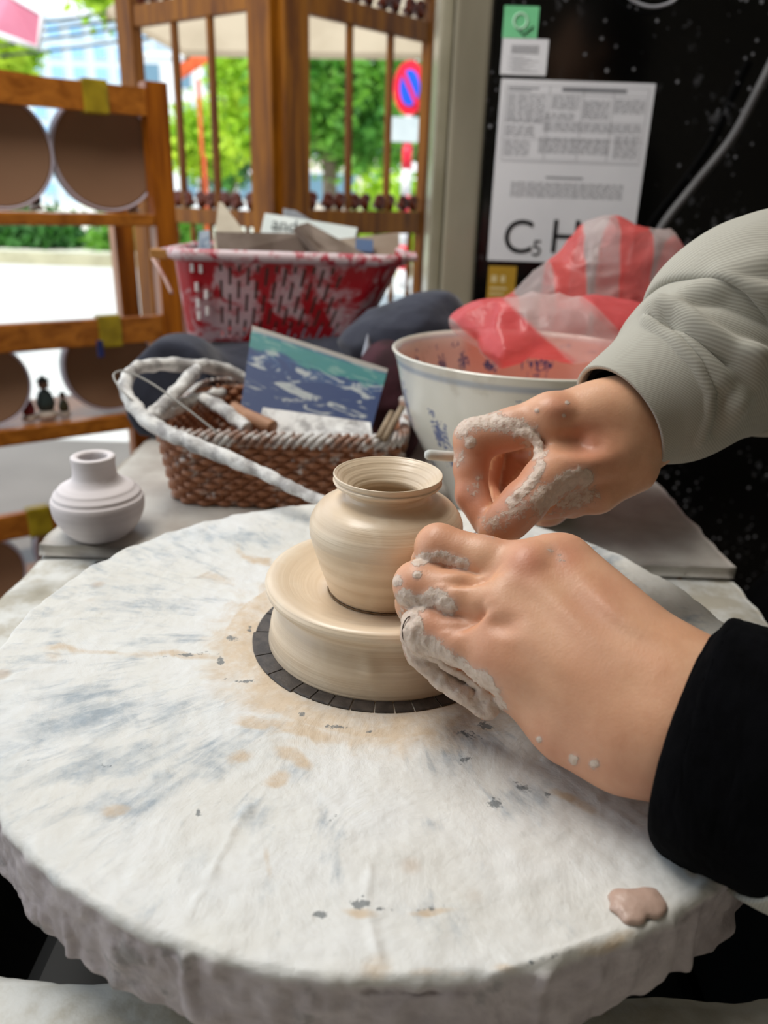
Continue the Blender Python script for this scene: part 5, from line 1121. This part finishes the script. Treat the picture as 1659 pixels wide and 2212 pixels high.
MPK = simple('pink_canvas', 'b86a7e', 'c87c90', .85, 3, 0); MWT = simple('white_trim', 'dcd8d8', 'e6e2e2', .8, 5, 0)
pp = empty('pink_parasol', tuple(ony(-60, 60, 3.4)), 'pink parasol with white piping at the upper left edge', 'parasol')
c1, c2, c3, c4 = ony(-320, -40, 3.4), ony(20, -12, 3.4), ony(92, 30, 3.3), ony(84, 104, 3.3)
c5 = ony(40, 90, 3.28); c6 = ony(-10, 72, 3.3); c7 = ony(-320, 60, 3.5); apx = ony(-260, -300, 3.7)
vs = [c1, c2, c3, c4, c5, c6, c7]; bk = [v + np.array([0, .012, 0]) for v in vs]; n_ = 7
fs = [tuple(range(n_)), tuple(range(2 * n_ - 1, n_ - 1, -1))] + [(i, n_ + i, n_ + (i + 1) % n_, (i + 1) % n_) for i in range(n_)]
mobj('valance', vs + bk, fs, MPK, pp, False)
mobj('canopy', [c1, c2, c3, apx, c1 + [0, .3, .1], c3 + np.array([-.12, .3, .05])], [(0, 1, 3), (1, 2, 3), (2, 5, 3), (5, 4, 3), (4, 0, 3)], MPK, pp, False)
tube('piping', [c2, c3, c4, c5, c6, c7], .012, MWT, pp, 8); tube('pole', [(apx[0], apx[1], 0), apx], .03, MWT, pp, 10)
# no-parking sign on a banded pole
sc_ = ony(885, 190, 8.0); sg = empty('road_sign', (sc_[0], 8.0, 0), 'round red and blue no-parking sign on a red and white pole across the street', 'sign')
rS = (ony(940, 190, 8)[0] - sc_[0]); MR = simple('sign_red', 'e01030', 'e81838', .4, 5, 0); MB = simple('sign_blue', '0a50d8', '1260e8', .4, 5, 0)
def disc_y(nm, c, r, y, th, mat, par, n_=40, sx=1.):
    a_ = np.arange(n_) * 2 * math.pi / n_; V = [(c[0] + r * sx * math.cos(t), y, c[2] + r * math.sin(t)) for t in a_] + [(c[0] + r * sx * math.cos(t), y + th, c[2] + r * math.sin(t)) for t in a_]
    return mobj(nm, V, [tuple(range(n_)), tuple(range(2 * n_ - 1, n_ - 1, -1))] + [(i, n_ + i, n_ + (i + 1) % n_, (i + 1) % n_) for i in range(n_)], mat, par, False)
zz_ = abs(ony(885, 130, 8)[2] - sc_[2])
disc_y('red_ring', sc_, zz_, 8.0, .02, MR, sg, sx=.68); disc_y('blue_face', sc_, zz_ * .66, 7.985, .014, MB, sg, sx=.62)
obox('slash', (sc_[0], 7.98, sc_[2]), (.62 * math.cos(math.radians(-50)), 0, math.sin(math.radians(-50))), (0, 1, 0), (zz_ * .68, .018, .004), MR, sg)
a_ = ony(846, 252, 8); b_ = ony(914, 308, 8); box('lower_plate', (a_[0], 7.99, b_[2]), (b_[0], 8.02, a_[2]), simple('plate_white', 'c4cccb', 'b9c2c2', .5, 6, 0), sg)
zc = sc_[2] - zz_; k = 0; zb_ = zc
while zb_ > 0:
    z2 = max(0, zb_ - .24); tube('pole_band', [(sc_[0], 8.05, z2), (sc_[0], 8.05, zb_)], .05, MWT if k % 2 == 0 else MR, sg, 14); zb_ = z2; k += 1
# trees
def leafmat(nm, a, b):
    m = NT(nm); c = m.mix(m.sm(.3, .7, m.noise(1.6, 3)), a, b); m.set(col=c, rough=.6)
    tr = m.n('ShaderNodeBsdfTranslucent'); m.link(c, tr.inputs[0]); mx = m.n('ShaderNodeMixShader'); mx.inputs[0].default_value = .35; m.link(m.b.outputs[0], mx.inputs[1]); m.link(tr.outputs[0], mx.inputs[2]); m.link(mx.outputs[0], m.out.inputs[0]); return m.m
LG = leafmat('leaf_green', '3c7a26', '7fb83c'); LY = leafmat('leaf_lime', '86b81e', 'c4dc3a'); LD = leafmat('leaf_deep', '1f4a1e', '4c8a34')
MTR = simple('bark', '5c4f42', '7a6c5c', .9, 5)
def foliage(parts_, count, size, seed):
    g = np.random.default_rng(seed); L = []
    tot = sum(r[0] * r[1] * r[2] for _, r in parts_)
    for c, r in parts_:
        n_ = int(count * r[0] * r[1] * r[2] / tot); d = g.normal(size=(n_, 3)); d /= np.linalg.norm(d, axis=1)[:, None]; rad_ = g.uniform(.45, 1.05, (n_, 1)); p = np.array(c) + d * rad_ * np.array(r); p += .12 * g.normal(size=p.shape); L.append(p)
    p = np.vstack(L); n_ = len(p); s = g.uniform(.6, 1.2, (n_, 1, 1)) * size; e1 = g.normal(size=(n_, 3)); e1 /= np.linalg.norm(e1, axis=1)[:, None]; t = g.normal(size=(n_, 3)); e2 = np.cross(e1, t); e2 /= np.linalg.norm(e2, axis=1)[:, None]; e1 = e1[:, None]; e2 = e2[:, None]
    V = np.concatenate([p[:, None] - e1 * s, p[:, None] + e2 * s * .45, p[:, None] + e1 * s, p[:, None] - e2 * s * .45], 1).reshape(-1, 3); V[:, 2] = np.maximum(V[:, 2], .09)
    return V, np.arange(n_ * 4).reshape(-1, 4)
def tree(px, y, py_c, rpx, ryx, mat, lab, seed, count=5200, size=.11, trunk=True, lobes=7):
    c = ony(px, py_c, y); r = rpx / F * (c - CP) @ f0; g = random.Random(seed); t = empty('street_tree', (c[0], y, .08), lab, 'tree', 'trees across the street')
    pts = [(c, (r * .8, r * .6, r * ryx * .8))] + [(c + np.array([g.uniform(-.6, .6) * r, g.uniform(-.4, .4) * r, g.uniform(-.6, .6) * r * ryx]), (r * .42, r * .4, r * .4)) for _ in range(lobes)]
    V, Fc = foliage(pts, count, size, seed); o = mobj('foliage', V, Fc, mat, t, False); o['kind'] = 'stuff'
    if trunk:
        tube('trunk', smooth_path([(c[0] + .1, y, .08), (c[0] - .05, y, c[2] * .4), (c[0], y, c[2])], 8), [.16, .15, .13, .12, .11, .1, .08, .05], MTR, t, 10)
        for q in range(3): tube('branch', [(c[0], y, c[2] * .5), (c[0] + g.uniform(-.8, .8) * r, y + g.uniform(-.3, .3) * r, c[2] + g.uniform(0, .4) * r)], [.07, .03], MTR, t, 8)
tree(720, 13., 210, 190, .85, LG, 'green leafy street tree behind the right leaf of the screen', 1)
tree(560, 16., 200, 130, 1.1, LY, 'lime green street tree behind the fold of the screen', 2)
tree(890, 18, 230, 110, 1.2, LD, 'deep green tree behind the no-parking sign', 3, 3600)
tree(440, 20, 300, 100, 1.0, LY, 'bright lime tree behind the left leaf of the screen', 4, 3600)
tree(500, 24, 330, 90, .9, LD, 'darker green tree low behind the left leaf of the screen', 7, 3000)
tree(230, 9.5, -40, 90, .7, LY, 'overhanging yellow-green branches at the top left', 5, 900, .09, False)
tree(10, 12, 120, 60, .9, LY, 'yellow-green tree at the left edge under the pink parasol', 6, 1400)
def bushes(px0, px1, y, pyt, mat, lab, seed):
    a = ony(px0, pyt, y); b = ony(px1, pyt, y); n_ = 6; pts = [(np.array([a[0] + (b[0] - a[0]) * (i + .5) / n_, y, a[2] * .45]), (abs(b[0] - a[0]) / n_ * .8, .5, a[2] * .55)) for i in range(n_)]
    V, Fc = foliage(pts, 3200, .09, seed); o = mobj('hedge', V, Fc, mat, None, False); tag(o, lab, 'hedge')
bushes(-40, 150, 11, 475, LD, 'dark green hedge across the street seen under the top rack shelf', 11)
bushes(225, 420, 11, 470, LG, 'mid green hedge across the street left of the screen', 12)
bushes(790, 1000, 10.6, 385, LY, 'lime hedge across the street behind the sign pole', 13)
# buildings
def building(name, px0, px1, y, pyt, wall, lab, nx, nz, dep=3., win='5f7f93'):
    a = ony(px0, pyt, y); b = ony(px1, pyt, y); t = empty(name, ((a[0] + b[0]) / 2, y, .08), lab, 'building')
    mw = simple(name + '_paint', wall, wall, .9, 2, 0); box('wall', (a[0], y, .08), (b[0], y + dep, a[2]), mw, t); mg = simple('window_glass_' + name, win, win, .15, 3, 0); mf = simple('window_frame_' + name, 'c9cdd0', 'd5d9dc', .6, 3, 0)
    box('cornice', (a[0] - .1, y - .12, a[2]), (b[0] + .1, y + dep, a[2] + .15), mw, t)
    wx = (b[0] - a[0]) / nx; wz = (a[2] - .4) / nz
    for i in range(nx):
        for k in range(nz):
            x_ = a[0] + wx * (i + .5); z_ = .4 + wz * (k + .5); fr_ = box('window', (x_ - wx * .32, y - .06, z_ - wz * .34), (x_ + wx * .32, y - .001, z_ + wz * .34), mf, t); p_ = box('pane', (x_ - wx * .28, y - .075, z_ - wz * .3), (x_ + wx * .28, y - .061, z_ + wz * .3), mg, t)
            p_.parent = fr_; p_.matrix_parent_inverse = Matrix.Identity(4)
            p_.matrix_parent_inverse = (Matrix.Translation(t.location) @ fr_.matrix_parent_inverse @ Matrix.Identity(4)).inverted() if False else Matrix.Identity(4)
building('office_building', 40, 330, 44, 40, 'b9c9d6', 'pale blue office block with a window grid, far at the left', 6, 9, 6, '88b4d8')
building('shop_house', 640, 860, 30, 250, 'c9c0b4', 'pale house behind the trees in the middle of the screen', 3, 2)
building('white_house', 290, 560, 34, 120, 'd8dbe0', 'white house behind the orange gate and lime tree', 4, 4)
# orange gate posts / awning
og = empty('orange_gate', tuple(ony(440, 300, 9.9)), 'orange painted gate frame across the street', 'gate'); MO = simple('orange_paint', 'd8501c', 'e2602a', .6, 5, 0)
q1, q2 = ony(432, 300, 9.9), ony(446, 420, 9.9)
box('gate_post', (q1[0], 9.9, .08), (q2[0], 10.0, ony(440, 335, 9.9)[2]), MO, og); q1, q2 = ony(425, 190, 9.9), ony(437, 330, 9.9); box('gate_post', (q1[0], 9.9, .08), (q2[0], 10.0, ony(430, 170, 9.9)[2]), MO, og)
quad = [ony(385, 140, 9.88), ony(448, 95, 9.88), ony(448, 130, 9.88), ony(385, 172, 9.88)]; quad_slab('gate_gable', quad, .08, MO, og)
# overhead wires
for k, (y1, y2) in enumerate(((72, 38), (96, 52), (112, 88), (60, 14))):
    o = tube('overhead_wire', smooth_path([ony(-200, y1 + 30, 9), ony(120, (y1 + y2) / 2 + 8, 9), ony(500, y2 - 30, 9)], 16), .012, MDK, None, 6); tag(o, ['lowest but one of the overhead wires at the top left', 'second overhead wire from the bottom at the top left', 'lowest overhead wire at the top left', 'topmost overhead wire at the top left'][k], 'wire', 'overhead street wires')
